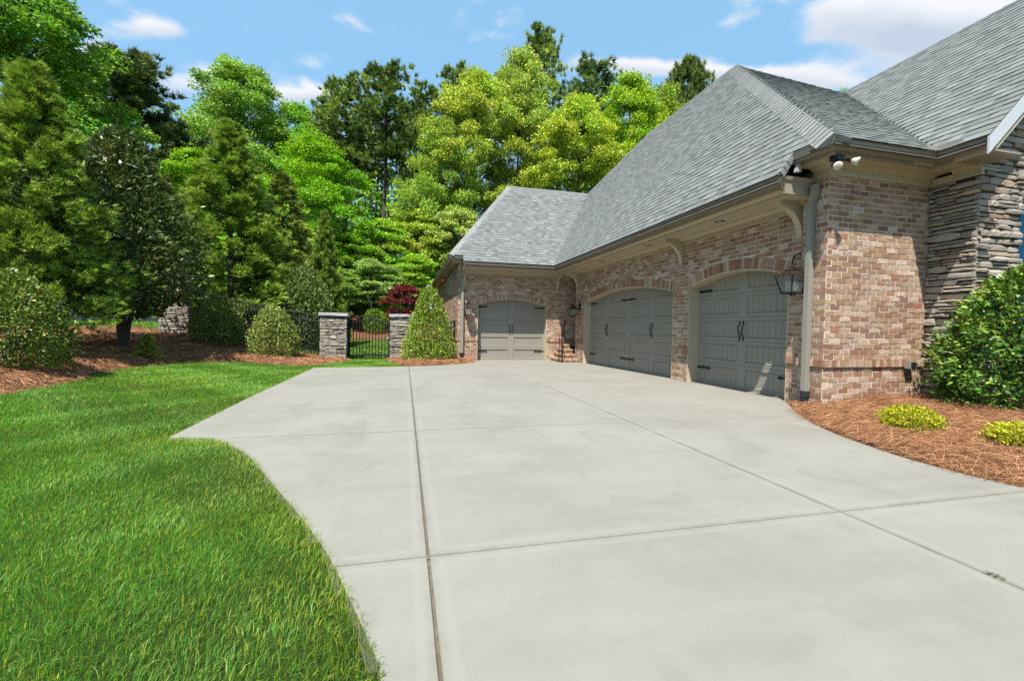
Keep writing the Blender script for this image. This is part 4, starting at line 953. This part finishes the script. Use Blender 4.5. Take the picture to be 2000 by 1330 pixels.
def needle_tufts(C, D, k, L, w, r, spread=0.75, tip=None):
    n = len(C) * k; T = unit(np.repeat(D, k, 0) + r.normal(size=(n, 3)) * spread); P = np.repeat(C, k, 0) + r.normal(size=(n, 3)) * L * 0.12
    N = unit(r.normal(size=(n, 3))); Ls = L * r.uniform(0.7, 1.2, n); Wn = (np.full(n, w) * r.uniform(0.7, 1.3, n))[:, None]; Sx = unit(np.cross(N, T)) * Wn * 0.5
    V = np.stack([P - Sx, P + Sx, P + T * Ls[:, None]], 1).reshape(-1, 3); F = np.arange(3 * n).reshape(n, 3)
    A = r.random((n, 3)); A[:, 1] = 0 if tip is None else np.repeat(tip, k); cv = np.repeat(r.random(len(C)), k); A[:, 2] = 0.5 * A[:, 2] + 0.5 * cv
    return V, F, np.repeat(A, 3, 0)
def pine(seed, H=24.0, cb=0.52, Rc=3.6, nb=60, tpb=20, k=34, shape='flat', trunk_r=0.24):
    r = np.random.default_rng(seed); C = []; D = []; prs = [([Vector((0.02 * z * math.sin(z * .3), 0.02 * z * math.cos(z * .2), z)) for z in np.linspace(-0.3, H * 0.96, 10)], [trunk_r * (1 - 0.85 * i / 9) for i in range(10)])]
    for b in range(nb):
        h = cb + (0.985 - cb) * (b + r.random()) / nb; t = (h - cb) / (1 - cb); a = b * 2.4 + r.normal(0, 0.5)
        prof = (math.sin(math.pi * min(1, 0.22 + 0.74 * t)) ** 0.7) if shape == 'flat' else (1.02 - t) ** 0.6
        Lb = Rc * max(0.16, prof) * r.uniform(0.5, 1.1); d = np.array([math.cos(a), math.sin(a), r.uniform(0.0, 0.45)])
        a0 = np.array([0, 0, h * H - 0.1 * Lb]); e = a0 + d * Lb; prs.append(([Vector(a0), Vector(a0 + d * Lb * 0.55 + np.array([0, 0, -0.05 * Lb])), Vector(e)], [0.055 * trunk_r / .24, 0.035, 0.012]))
        for q in range(tpb):
            f = r.uniform(0.35, 1.05); off = r.normal(0, 0.17 * Lb * f + 0.12, 3); off[2] *= 0.45
            C.append(a0 + d * Lb * f + off); D.append(unit(d * 0.5 + np.array([0, 0, 0.75]) + r.normal(0, 0.3, 3)))
    C = np.array(C); D = np.array(D)
    crown = leaf_mesh('crown', [needle_tufts(C, D, k, 0.42, 0.07, r, 0.6, (r.random(len(C)) < 0.25).astype(float))], 'leaf_needle')
    return crown, limbs(prs, 'trunk', 'bark'), H, Rc
def cryptomeria(seed, H=7.0, Rc=1.7, nb=300, tpb=20, k=7, L=0.15, w=0.026, pw=0.85, bare=0.02, droop=0.0):
    r = np.random.default_rng(seed); C = []; D = []; tips = []
    prs = [([Vector((0, 0, z)) for z in np.linspace(-0.2, H * 0.97, 8)], [0.11 * (1 - 0.9 * i / 7) for i in range(8)])]
    for b in range(nb):
        t = ((b + r.random()) / nb) ** 1.12; h = bare + (0.99 - bare) * t; a = b * 2.39996 + r.normal(0, 0.3)
        Lb = Rc * ((1 - h) ** pw * 1.02 + 0.03) * r.uniform(0.62, 1.15); d = np.array([math.cos(a), math.sin(a), r.uniform(0.12, 0.55) - droop]); a0 = np.array([0, 0, h * H - 0.12 * Lb])
        if b % 2 == 0: prs.append(([Vector(a0), Vector(a0 + d * Lb * 0.9)], [0.02, 0.006]))
        for q in range(tpb):
            f = 0.42 + 0.64 * r.random() ** 0.5; off = r.normal(0, 0.065 * Lb + 0.03, 3)
            C.append(a0 + d * Lb * f + off); D.append(unit(d * 0.9 + np.array([0, 0, 0.35 - droop]) + r.normal(0, 0.35, 3))); tips.append((0.6 + 0.4 * r.random()) if f > 0.80 and r.random() < 0.75 else 0.0)
    crown = leaf_mesh('crown', [needle_tufts(np.array(C), np.array(D), k, L, w, r, 0.42, np.array(tips))], 'leaf_needle')
    return crown, limbs(prs, 'trunk', 'bark'), H, Rc
def shell(seed, H, Rc, n, size, asp, prof, mat, inner=0.35, tipf=0.25, lump=0.10, up=0.5, trunk=True, stems=1, bark='bark', tip_top=False):
    """dense broadleaf crown: leaves through the outer shell of a lumpy solid"""
    r = np.random.default_rng(seed); h = r.random(n * 2); pr = np.array([prof(x) for x in h]); keep = (r.random(n * 2) < pr + 0.08) & (pr > 0); h = h[keep][:n]; pr = pr[keep][:n]; n = len(h)
    a = r.uniform(0, 6.283, n); ph = r.uniform(0, 6.28, 6)
    lum = 1 + lump * (np.sin(3 * a + 9 * h + ph[0]) * np.sin(11 * h + 2 * a + ph[1]) + 0.7 * np.sin(7 * a - 13 * h + ph[2]) * np.sin(17 * h + ph[3]) + 0.5 * np.sin(13 * a + 23 * h + ph[4]))
    q = 1 - inner * r.random(n) ** 1.8; q += 0.05 * r.normal(size=n)
    rr = Rc * pr * lum * q; P = np.stack([rr * np.cos(a), rr * np.sin(a), H * (h * (0.97 + 0.03 * lum)) ], 1)
    Dn = unit(np.stack([np.cos(a), np.sin(a), (h - 0.35) * 1.3], 1)); T = unit(Dn * 0.8 + r.normal(size=(n, 3)) * 0.75 + np.array([0, 0, 0.35])); N = unit(Dn * 0.7 + r.normal(size=(n, 3)) * 0.5 + np.array([0, 0, up]))
    L = size * r.uniform(0.6, 1.2, n); V, F = leaf_quads(P, T, N, L, L * asp)
    pt = tipf * (q > 0.93) * (1.6 if not tip_top else 2.4 * h); grp = (np.sin(9 * a + 19 * h + ph[5]) * np.sin(14 * h - 6 * a) > 0.1)
    tip = ((r.random(n) < pt * np.where(grp, 1.5, 0.5))).astype(float)
    parts = [(V, F, lf(n, tip, r))]
    ns, m_ = (int(40 + n / 90) if H > 0.5 else 4), 7; si = r.integers(0, n, ns); si = si[q[si] > 0.85] if (q[si] > 0.85).any() else si; ns = len(si)   # stray shoots
    dd = unit(Dn[si] + np.array([0, 0, 0.7]) + r.normal(0, 0.3, (ns, 3))); tt = np.tile(np.linspace(0, 1, m_), ns)[:, None] * np.repeat(r.uniform(1.0, 2.6, ns), m_)[:, None] * size
    Ps = np.repeat(P[si], m_, 0) + np.repeat(dd, m_, 0) * tt; Ts = unit(np.repeat(dd, m_, 0) * 0.7 + r.normal(size=(ns * m_, 3)) * 0.6); Vs, Fs = leaf_quads(Ps, Ts, unit(r.normal(size=(ns * m_, 3)) + np.array([0, 0, 0.8])), size * r.uniform(0.6, 1.0, ns * m_), size * asp * r.uniform(0.6, 1.0, ns * m_))
    parts.append((Vs, Fs, lf(ns * m_, (r.random(ns * m_) < 0.25 + tipf * 0.6).astype(float), r)))
    crown = leaf_mesh('crown', parts, mat); prs = []
    for s_ in range(max(3, stems)):
        t = 6.28 * s_ / max(3, stems); prs.append(([Vector((0.02 * math.cos(t), 0.02 * math.sin(t), -0.15)), Vector((Rc * 0.15 * math.cos(t), Rc * 0.15 * math.sin(t), H * 0.3)), Vector((Rc * 0.4 * math.cos(t), Rc * 0.4 * math.sin(t), H * 0.68))], [0.03 * max(1, H / 3), 0.024 * max(1, H / 3), 0.008]))
    prs.append(([Vector((0, 0, -0.15)), Vector((0, 0, H * 0.85))], [0.04 * max(1, H / 2.5), 0.01])); return crown, limbs(prs, 'trunk', bark), H, Rc
egg = lambda t: max(0.0, (1 - t ** 2.2)) ** 0.62 * (0.80 + 0.20 * min(1, t * 4))
cone = lambda t: (1 - t) ** 0.56 * (0.86 + 0.14 * min(1, t * 7)) if t < 1 else 0
ball = lambda t: math.sqrt(max(0, 1 - (2 * t * 0.88 - 0.76) ** 2))
oval = lambda t: math.sin(math.pi * (0.12 + 0.86 * t)) ** 0.75
PRO = {
 'decidA': decid(1), 'decidB': decid(2, cb=0.2, Rc=4.2, lay=0.55), 'decidC': decid(7, cb=0.15, nc=170, lay=0.7, shape=0.95),
 'under': decid(3, H=8.0, cb=0.12, Rc=3.0, nc=120, k=150, size=0.21, lay=0.30, trunk_r=0.09, bark='bark_pale'),
 'maple': decid(5, H=3.0, cb=0.25, Rc=1.1, nc=70, k=110, size=0.10, lay=0.45, trunk_r=0.04),
 'pineA': pine(4, cb=0.60, nb=44, tpb=20, trunk_r=0.3), 'pineB': pine(6, cb=0.42, nb=75, Rc=3.4), 'pineC': pine(8, H=18, cb=0.25, nb=105, Rc=4.0, tpb=24),
 'crypA': cryptomeria(21, H=7, Rc=1.6, nb=210, tpb=62, k=12, L=0.13, w=0.017, bare=0.09), 'crypB': cryptomeria(22, nb=200, H=9.0, Rc=1.95, tpb=56, k=11, L=0.17, w=0.024), 'cedar': cryptomeria(23, H=8, Rc=1.7, nb=190, tpb=30, k=10, L=0.17, w=0.026, pw=0.7, droop=0.25),
 'magn': shell(31, 5.9, 1.75, 17000, 0.17, 0.42, lambda t: math.sin(math.pi * max(0.0, min(1, 0.30 + 0.68 * t - 0.30 * max(0, (0.3 - t) / 0.1 if t < 0.3 and t > 0.2 else (1.0 if t <= 0.2 else 0))))) ** 0.8 if 0.15 < t < 1 else 0, 'leaf_gloss', inner=0.75, tipf=0.05, lump=0.2),
 'cone': shell(41, 2.45, 0.92, 15000, 0.060, 0.55, cone, 'leaf_gloss', tipf=0.22), 'hollyA': shell(42, 1.75, 0.72, 9500, 0.062, 0.55, egg, 'leaf_gloss', tipf=0.16, lump=0.08), 'hollyB': shell(43, 1.7, 0.74, 9500, 0.065, 0.55, egg, 'leaf_gloss', tipf=0.15, lump=0.14),
 'lround': shell(44, 1.85, 0.95, 12500, 0.066, 0.6, egg, 'leaf_gloss', tipf=0.12, lump=0.09), 'rshrub': shell(45, 2.05, 0.95, 19000, 0.074, 0.45, lambda t: egg(min(1, t)) , 'leaf_gloss', tipf=0.42, lump=0.16, tip_top=True),
 'box': shell(46, 0.9, 0.6, 5200, 0.05, 0.6, ball, 'leaf_soft', tipf=0.3, lump=0.05), 'lshrub': shell(47, 2.6, 0.95, 9000, 0.085, 0.5, oval, 'leaf_gloss', tipf=0.2, lump=0.15),
 'gold': shell(48, 0.34, 0.36, 4200, 0.040, 0.5, ball, 'leaf_soft', inner=0.35, tipf=0.12, lump=0.14, up=0.9),
}
def plant(kind, name, x, y, top, rad, col, label, cat, group=None, rot=None, base=None):
    crown, trunk, H, Rc = PRO[kind]; z = tz(x, y) - 0.03 if base is None else base
    root = empty(name, (x, y, z), label, cat, group); root.rotation_euler.z = rot if rot is not None else random.uniform(0, 6.28)
    s = rad / Rc; root.scale = (s, s, (top - z) / H)
    for nm, me, c in (('crown', crown, col), ('trunk', trunk, (0.1, 0.08, 0.06))):
        o = bpy.data.objects.new(nm, me); o.color = (*c, 1); link(o, root)
    return root
G_LIME, G_YEL, G_MID, G_DEEP = (0.32, 0.56, 0.05), (0.47, 0.61, 0.085), (0.21, 0.43, 0.055), (0.07, 0.18, 0.03)
PINE, CRYP, MAG, HOLLY = (0.19, 0.295, 0.055), (0.155, 0.27, 0.034), (0.115, 0.16, 0.034), (0.11, 0.22, 0.03)
TREES = [
 ('decidA', 'deciduous_tree', -16.6, 24.0, 16.4, 4.0, G_MID, 'tall leafy green tree filling the upper left corner'),
 ('decidB', 'deciduous_tree', -18.75, 30.0, 16.6, 2.6, G_MID, 'green tree half hidden between the corner tree and the dark pine'),
 ('pineC', 'pine_tree', -17.5, 34.0, 18.4, 4.8, (0.10, 0.15, 0.035), 'dark spreading pine rising behind the dark magnolia'),
 ('decidA', 'deciduous_tree', -13.1, 40.0, 22.3, 4.4, (0.30, 0.52, 0.08), 'tall light green tree with the highest pointed top left of the pines'),
 ('decidB', 'deciduous_tree', -9.6, 42.0, 20.6, 3.8, (0.27, 0.52, 0.06), 'light green tree beside the tall pointed one, left of the pines'),
 ('decidC', 'deciduous_tree', -10.7, 41.0, 18.4, 1.9, G_YEL, 'yellow flecked tree top between two light green trees'),
 ('decidC', 'deciduous_tree', -6.0, 31.0, 13.6, 3.9, (0.27, 0.56, 0.045), 'vivid lime green tree directly left of the bare pine trunks'),
 ('decidB', 'deciduous_tree', -11.8, 29.0, 11.2, 3.0, (0.28, 0.56, 0.04), 'bright green tree between the magnolia and the conifers'),
 ('pineA', 'pine_tree', -5.5, 44.0, 24.2, 3.6, PINE, 'tall pine with pale bare trunk, leftmost of the central pines'),
 ('pineA', 'pine_tree', -1.9, 42.0, 24.8, 3.6, (0.13, 0.215, 0.035), 'tall pine with dark trunk in the middle of the central pines'),
 ('pineA', 'pine_tree', 2.0, 48.0, 26.6, 3.4, PINE, 'tall pine at the right of the central group, behind yellow green leaves'),
 ('pineB', 'pine_tree', -7.6, 47.0, 23.4, 2.8, PINE, 'thin ragged pine at the left fringe of the central pines'),
 ('decidB', 'deciduous_tree', 5.8, 38.0, 23.6, 4.6, G_YEL, 'large yellow green tree left of the highest tree above the wing roof'),
 ('decidA', 'deciduous_tree', 10.4, 41.0, 27.6, 4.7, (0.42, 0.56, 0.10), 'highest yellow green tree standing above the wing roof'),
 ('decidC', 'deciduous_tree', 2.6, 36.0, 18.0, 3.6, (0.36, 0.55, 0.08), 'yellow green tree just right of the central pines'),
 ('pineB', 'pine_tree', 15.2, 50.0, 36.4, 4.0, PINE, 'tallest dark pine peeking over the highest yellow green tree'),
 ('pineB', 'pine_tree', 23.0, 52.0, 35.4, 5.2, (0.12, 0.21, 0.06), 'blue green pine between the tallest pine and the garage ridge'),
 ('pineA', 'pine_tree', 5.5, 52.0, 31.7, 3.2, PINE, 'dark pine top showing between central pines and yellow green tree'),
 ('decidB', 'deciduous_tree', 14.5, 36.0, 21.6, 4.6, (0.47, 0.62, 0.075), 'yellow green tree behind the valley of the wing roof'),
 ('decidA', 'deciduous_tree', 21.8, 40.0, 26.6, 5.0, (0.36, 0.58, 0.05), 'bright green tree rising behind the long garage ridge'),
 ('decidC', 'deciduous_tree', 27.0, 42.0, 27.5, 4.4, (0.33, 0.50, 0.06), 'leafy tree between the bright ridge tree and the rounded pine top'),
 ('pineC', 'pine_tree', 32.4, 46.0, 33.2, 4.2, (0.12, 0.18, 0.03), 'rounded pine top next to the roof peak'),
 ('decidC', 'deciduous_tree', 41.4, 34.0, 25.0, 1.9, G_LIME, 'scrap of a green tree top seen in the roof valley'),
 ('pineA', 'pine_tree', -3.6, 55.0, 27.5, 3.2, PINE, 'slim far pine showing between the two left central pines'),
 ('pineA', 'pine_tree', -8.6, 56.0, 26.0, 3.0, PINE, 'slim far pine at the outer left of the central pines'),
 ('pineA', 'pine_tree', 0.6, 58.0, 29.0, 3.3, PINE, 'slim far pine showing between the two right central pines'),
 ('cedar', 'cedar_tree', -5.5, 22.0, 8.0, 1.9, (0.12, 0.18, 0.03), 'dark drooping cedar between the big conifer and the small cone conifer'),
 ('under', 'understory_tree', -6.1, 27.0, 6.9, 2.2, G_YEL, 'low yellow green tree behind the small cone conifer'),
 ('under', 'understory_tree', -3.9, 30.5, 7.2, 2.5, G_LIME, 'layered lime understory tree left of the gate'),
 ('under', 'understory_tree', -1.8, 32.0, 8.6, 2.8, G_LIME, 'layered lime understory tree under the bare pine trunks'),
 ('under', 'understory_tree', 1.0, 34.0, 10.0, 3.2, G_YEL, 'yellow green understory tree above the red maple'),
 ('under', 'understory_tree', 3.6, 33.0, 10.3, 3.0, (0.44, 0.56, 0.12), 'olive green understory tree touching the wing roof edge'),
 ('under', 'understory_tree', -4.1, 25.5, 4.4, 2.0, (0.26, 0.46, 0.06), 'low pale green tree directly behind the small cone conifer base'),
 ('under', 'understory_tree', -1.9, 27.5, 5.1, 2.4, (0.32, 0.50, 0.12), 'pale green understory tree seen above the iron gate'),
 ('under', 'understory_tree', 0.6, 28.5, 5.7, 2.3, G_LIME, 'lime understory tree right behind the red maple'),
 ('under', 'understory_tree', -8.6, 27.5, 6.4, 2.4, (0.28, 0.56, 0.045), 'lime low tree filling the gap right of the magnolia'),
 ('under', 'understory_tree', -12.5, 31.0, 8.5, 3.0, G_MID, 'green low tree behind the dark magnolia'),
 ('under', 'understory_tree', -20.5, 27.0, 9.0, 3.5, G_MID, 'green low tree behind the tall feathery conifer'),
 ('maple', 'japanese_maple', 0.05, 20.2, 3.1, 1.08, (0.20, 0.024, 0.020), 'dark red maple above the gate pillar'),
 ('crypA', 'conifer_tree', -7.9, 11.8, 6.7, 1.75, CRYP, 'tall feathery conifer at the left edge'),
 ('magn', 'magnolia_tree', -7.35, 13.8, 6.15, 1.78, MAG, 'dark glossy leaved magnolia left of the uphill pillar'),
 ('crypB', 'conifer_tree', -6.75, 19.5, 9.0, 2.7, CRYP, 'broad dark conifer behind the iron fence'),
 ('crypB', 'conifer_tree', -3.45, 20.5, 6.1, 1.1, (0.14, 0.24, 0.03), 'small narrow cone conifer left of the gate'),
 ('lshrub', 'evergreen_shrub', -3.95, 19.0, 3.5, 0.98, (0.15, 0.23, 0.05), 'upright grey green shrub behind the iron fence near the gate'),
]
for kd, nm, x, y, top, rad, col, lab in TREES:
    plant(kd, nm, x, y, top, rad, col, lab, 'shrub' if 'shrub' in nm else 'tree', 'trees and tall evergreens around the garden')
SHRUBS = [
 ('cone', 'holly_shrub', 0.79, 15.1, 2.47, 0.93, (0.22, 0.34, 0.03), 'large clipped cone shaped holly beside the wing downspout'),
 ('hollyA', 'holly_shrub', -4.12, 15.35, 1.72, 0.72, (0.25, 0.33, 0.06), 'egg shaped holly in front of the fence, nearest the gate pillar'),
 ('hollyB', 'holly_shrub', -5.92, 16.1, 2.05, 0.78, (0.18, 0.25, 0.045), 'loose holly shrub in front of the fence beside the uphill pillar'),
 ('lround', 'holly_shrub', -6.62, 9.3, 1.98, 0.86, (0.16, 0.235, 0.028), 'big rounded glossy shrub cut by the left edge above the straw'),
 ('rshrub', 'evergreen_shrub', 8.0, 3.8, 2.10, 1.05, (0.10, 0.22, 0.026), 'glossy shrub with yellow green tips in front of the stone wall'),
 ('box', 'boxwood', -1.65, 25.2, 2.05, 0.62, (0.15, 0.31, 0.02), 'round green boxwood on the straw slope seen through the gate'),
 ('box', 'boxwood', -0.75, 26.4, 2.6, 0.75, (0.17, 0.33, 0.03), 'larger round boxwood behind the gate latch'),
 ('box', 'boxwood', -3.05, 20.4, 1.58, 0.55, (0.17, 0.35, 0.02), 'round bright boxwood behind the fence next to the gate pillar'),
 ('box', 'boxwood', -3.75, 21.5, 1.95, 0.75, (0.15, 0.32, 0.02), 'broad clipped boxwood behind the fence, back of the pair'),
 ('gold', 'golden_shrub', 5.40, 3.52, 0.33, 0.26, (0.46, 0.50, 0.02), 'low golden yellow shrub in the straw before the glossy shrub'),
 ('gold', 'golden_shrub', 5.50, 2.62, 0.33, 0.30, (0.48, 0.51, 0.025), 'low golden yellow shrub cut by the right edge of the picture'),
]
for kd, nm, x, y, top, rad, col, lab in SHRUBS: plant(kd, nm, x, y, top, rad, col, lab, 'shrub', 'garden shrubs')
def sapling():
    x, y = -6.35, 12.9; z = tz(x, y); crown, trunk, H, Rc = PRO['cedar']
    plant('cedar', 'conifer_sapling', x, y, z + 0.6, 0.30, (0.30, 0.37, 0.04), 'small yellow green conifer sapling under the magnolia', 'sapling')
sapling()
def forest():
    r = np.random.default_rng(77); n = 3500; X = r.uniform(-60, 70, n); Y = r.uniform(52, 85, n); base = terrain(X, Y)
    Z = base + r.random(n) ** 0.85 * (18.5 + 2.5 * np.sin(X * 0.21 + 1) + 1.5 * np.sin(X * 0.5)); C = np.stack([X, Y, Z], 1)
    V, F, A = clump_leaves(C, r.uniform(1.0, 2.0, n), 36, 0.55, r, 0.6, 0.7, 0.62, 0.15)
    me = leaf_mesh('woodland', [(V, F, A)], 'leaf_soft'); o = bpy.data.objects.new('woodland', me); o.color = (*G_MID, 1); link(o, kind='stuff', label='far woodland of mixed green foliage behind the garden', cat='woodland')
    prs = []
    for i in range(90):
        x, y = r.uniform(-60, 60), r.uniform(54, 80); b = tz(x, y); h = r.uniform(14, 24); prs.append(([Vector((x, y, b - 1)), Vector((x + r.normal(0, .4), y, b + h))], [0.2, 0.08]))
    me = limbs(prs, 'trunks', 'bark', 5); o2 = bpy.data.objects.new('trunks', me); o2['kind'] = 'stuff'; link(o2, o)
forest()

# ------------------------------------------------------------------ grass and pine straw
def scatter(xr, yr, dens, r):
    n = int((xr[1] - xr[0]) * (yr[1] - yr[0]) * dens); return r.uniform(*xr, n), r.uniform(*yr, n)
def noise2(x, y, s, ph=0.0):
    return (np.sin(x * 1.7 * s + ph) * np.cos(y * 1.3 * s - ph * 2) + np.sin((x + y) * 0.9 * s + 1.3 + ph) * 0.7 + 0.5 * np.sin(x * 3.1 * s - y * 2.7 * s + ph * 3) + 0.3 * np.sin(x * 6.3 * s + y * 5.1 * s)) / 2.0
def grass_mesh():
    r = np.random.default_rng(3); Xs, Ys, Hs, Ws = [], [], [], []
    zones = [((-4.2, 0.1), (0.3, 3.0), 11500, 0.040, 0.0026), ((-5.5, 0.0), (3.0, 5.0), 8000, 0.040, 0.0032), ((-6.0, -1.9), (5.0, 8.0), 4200, 0.045, 0.0050), ((-6.6, -2.2), (8.0, 14.2), 2300, 0.045, 0.0075), ((-2.6, -0.1), (12.8, 16.5), 2600, 0.045, 0.0085), ((-4.6, 2.0), (16.5, 23.6), 420, 0.06, 0.022), ((-16, -8.2), (18.6, 27), 160, 0.07, 0.03)]
    for xr, yr, d, h, w in zones:
        x, y = scatter(xr, yr, d, r)
        ok = ~inside(BED_L, x, y) & ~inside(BED_W, x, y) & ~(inside(DRIVE, x, y) & (edge_dist(CURVE_L + FAR_E, x, y) > 0.012)) & ~((y > 16.3) & (x > 1.8))
        x, y = x[ok], y[ok]; n = len(x); nz = noise2(x, y, 1.1); Xs.append(x); Ys.append(y); Hs.append(h * r.uniform(0.55, 1.25, n) * (1 + 0.28 * nz) * np.where(r.random(n) < 0.03, 1.5, 1)); Ws.append(w * r.uniform(0.7, 1.3, n))
    x, y, h, w = map(np.concatenate, (Xs, Ys, Hs, Ws)); n = len(x); z = terrain(x, y) - 0.006
    fa = 2.2 * noise2(x, y, 2.3, 1.0) + r.normal(0, 1.0, n); lean = h * np.clip(r.normal(0.45, 0.35, n), 0, 1.3)
    dx, dy = np.cos(fa), np.sin(fa); pa = r.uniform(0, 3.14, n); sx, sy = np.cos(pa) * w / 2, np.sin(pa) * w / 2
    B = np.stack([x, y, z], 1); S2 = np.stack([sx, sy, 0 * sx], 1); D = np.stack([dx, dy, 0 * dx], 1)
    Mp = B + D * (lean * 0.32)[:, None] + np.stack([0 * h, 0 * h, h * 0.58], 1); Tp = B + D * lean[:, None] + np.stack([0 * h, 0 * h, h * np.clip(1.0 - 0.35 * (lean / h) ** 2, 0.35, 1)], 1)
    V = np.stack([B - S2, B + S2, Mp + S2 * 0.85, Mp - S2 * 0.85, Tp], 1).reshape(-1, 3); i5 = np.arange(n)[:, None] * 5
    a = r.random((n, 3)); dry = 0.10 + 0.20 * (noise2(x, y, 0.9, 2.0) > 0.25) + 0.45 * np.exp(-edge_dist(CURVE_L, x, y) / 0.30) * (noise2(x, y, 1.6, 4.0) > -0.2)
    a[:, 1] = np.where(r.random(n) < dry, r.uniform(0.5, 1.0, n), 0.12 * r.random(n)); a[:, 2] = np.clip(a[:, 2] * 0.75 + 0.15 + 0.22 * noise2(x, y, 1.4, 5.0) + 0.2 * noise2(x, y, 0.55, 2.0) + 0.10 * np.sin((x * 0.45 + y * 0.9) * 4.2), 0, 1)
    me = np_mesh('lawn_grass', V, [i5 + np.array([[0, 1, 2, 3]]), i5 + np.array([[3, 2, 4]])], {'lf': np.repeat(a, 5, 0)}); me.materials.append(MT['grass_blade'])
    o = bpy.data.objects.new('lawn_grass', me); o.color = (0.15, 0.36, 0.048, 1); link(o, kind='stuff', label='thick green lawn of long blades beside the driveway', cat='grass')
grass_mesh()
def straw_mesh():
    r = np.random.default_rng(9); Xs, Ys, Ls, Ws = [], [], [], []
    for xr, yr, d, l, w, poly in [((4.3, 8.8), (0.2, 5.7), 3700, 0.17, 0.0025, BED_R), ((-8.6, -5.2), (5.5, 10.5), 1050, 0.20, 0.006, BED_L), ((-9.0, -1.9), (10.5, 17.2), 620, 0.20, 0.0085, BED_L), ((-0.7, 2.5), (13.2, 16.2), 1500, 0.18, 0.008, BED_W)]:
        x, y = scatter(xr, yr, d, r); ok = inside(poly, x, y)
        if poly is BED_R: ok &= ~((y > 4.98) & (x > 5.9)) & ~((y > 4.4) & (x > 7.85)) & (y > 0.6)
        x, y = x[ok], y[ok]; Xs.append(x); Ys.append(y); Ls.append(l * r.uniform(0.55, 1.25, len(x))); Ws.append(w * r.uniform(0.7, 1.3, len(x)))
    x, y, L, w = map(np.concatenate, (Xs, Ys, Ls, Ws)); n = len(x)
    ang = 3.0 * noise2(x, y, 2.2, 0.5) + r.normal(0, 1.1, n); cur = r.normal(0, 0.5, n); pts = []
    px, py = x.copy(), y.copy()
    hump = r.uniform(0.0, 0.045, n) ; tilt = r.normal(0, 0.03, n)
    for t in range(3): pts.append((px.copy(), py.copy())); px += np.cos(ang + cur * t / 2) * L / 2; py += np.sin(ang + cur * t / 2) * L / 2
    zs = [terrain(p[0], p[1]) + 0.012 + hump * (0.35 + math.sin(math.pi * (0.15 + 0.7 * t / 2))) + tilt * (t / 2 - 0.5) for t, p in enumerate(pts)]
    wa = r.uniform(0, 6.28, n); V = []
    for t in range(3):
        c = np.stack([pts[t][0], pts[t][1], zs[t]], 1); s = np.stack([-np.sin(ang) * np.cos(wa), np.cos(ang) * np.cos(wa), np.sin(wa)], 1) * (w / 2 * (1.0 if t < 2 else 0.4))[:, None]; V += [c - s, c + s]
    V = np.stack(V, 1).reshape(-1, 3); i8 = np.arange(n)[:, None] * 6; F = np.concatenate([i8 + np.array([[2 * t, 2 * t + 1, 2 * t + 3, 2 * t + 2]]) for t in range(2)])
    a = r.random((n, 3)); a[:, 1] = (r.random(n) < 0.15)
    me = np_mesh('pine_straw', V, F, {'lf': np.repeat(a, 6, 0)}); me.materials.append(MT['straw_needle'])
    o = bpy.data.objects.new('pine_straw', me); o.color = (0.42, 0.205, 0.10, 1); link(o, kind='stuff', label='rust brown pine straw covering the garden beds', cat='pine straw')
straw_mesh()
def weed():
    r = np.random.default_rng(1); n = 26; P = np.tile(np.array([[2.675, 1.38, 0.0]]), (n, 1)) + r.normal(0, 0.012, (n, 3)) * np.array([1, 2, 0]); a = r.uniform(0, 6.28, n)
    T = np.stack([np.cos(a), np.sin(a), r.uniform(0.3, 1.4, n)], 1); V, F = leaf_quads(P, T, unit(r.normal(size=(n, 3)) + np.array([0, 0, 1])), r.uniform(0.02, 0.045, n), np.full(n, 0.004))
    me = np_mesh('weed', V, F, {'lf': lf(n, None, r)}); me.materials.append(MT['grass_blade']); o = bpy.data.objects.new('weed', me); o.color = (0.09, 0.14, 0.03, 1); link(o, label='tiny weed sprouting from the driveway joint', cat='weed')
weed()

def litter():
    r = np.random.default_rng(4); n = 70; x = r.uniform(-2.2, 6.0, n); y = r.uniform(1.2, 13, n); ok = inside(DRIVE, x, y); x, y = x[ok], y[ok]; n = len(x)
    P = np.stack([x, y, drive_z(y) + 0.003], 1); a = r.uniform(0, 6.28, n); T = np.stack([np.cos(a), np.sin(a), r.uniform(0, 0.2, n)], 1); L = r.uniform(0.006, 0.022, n)
    V, F = leaf_quads(P, T, np.tile(np.array([[0, 0, 1.0]]), (n, 1)) + r.normal(0, 0.3, (n, 3)), L, L * r.uniform(0.15, 0.5, n))
    me = np_mesh('leaf_litter', V, F, {'lf': lf(n, None, r)}); me.materials.append(MT['straw_needle']); o = bpy.data.objects.new('leaf_litter', me); o.color = (0.13, 0.085, 0.05, 1); link(o, kind='stuff', label='scattered brown bits of leaf on the concrete', cat='leaf litter')
litter()
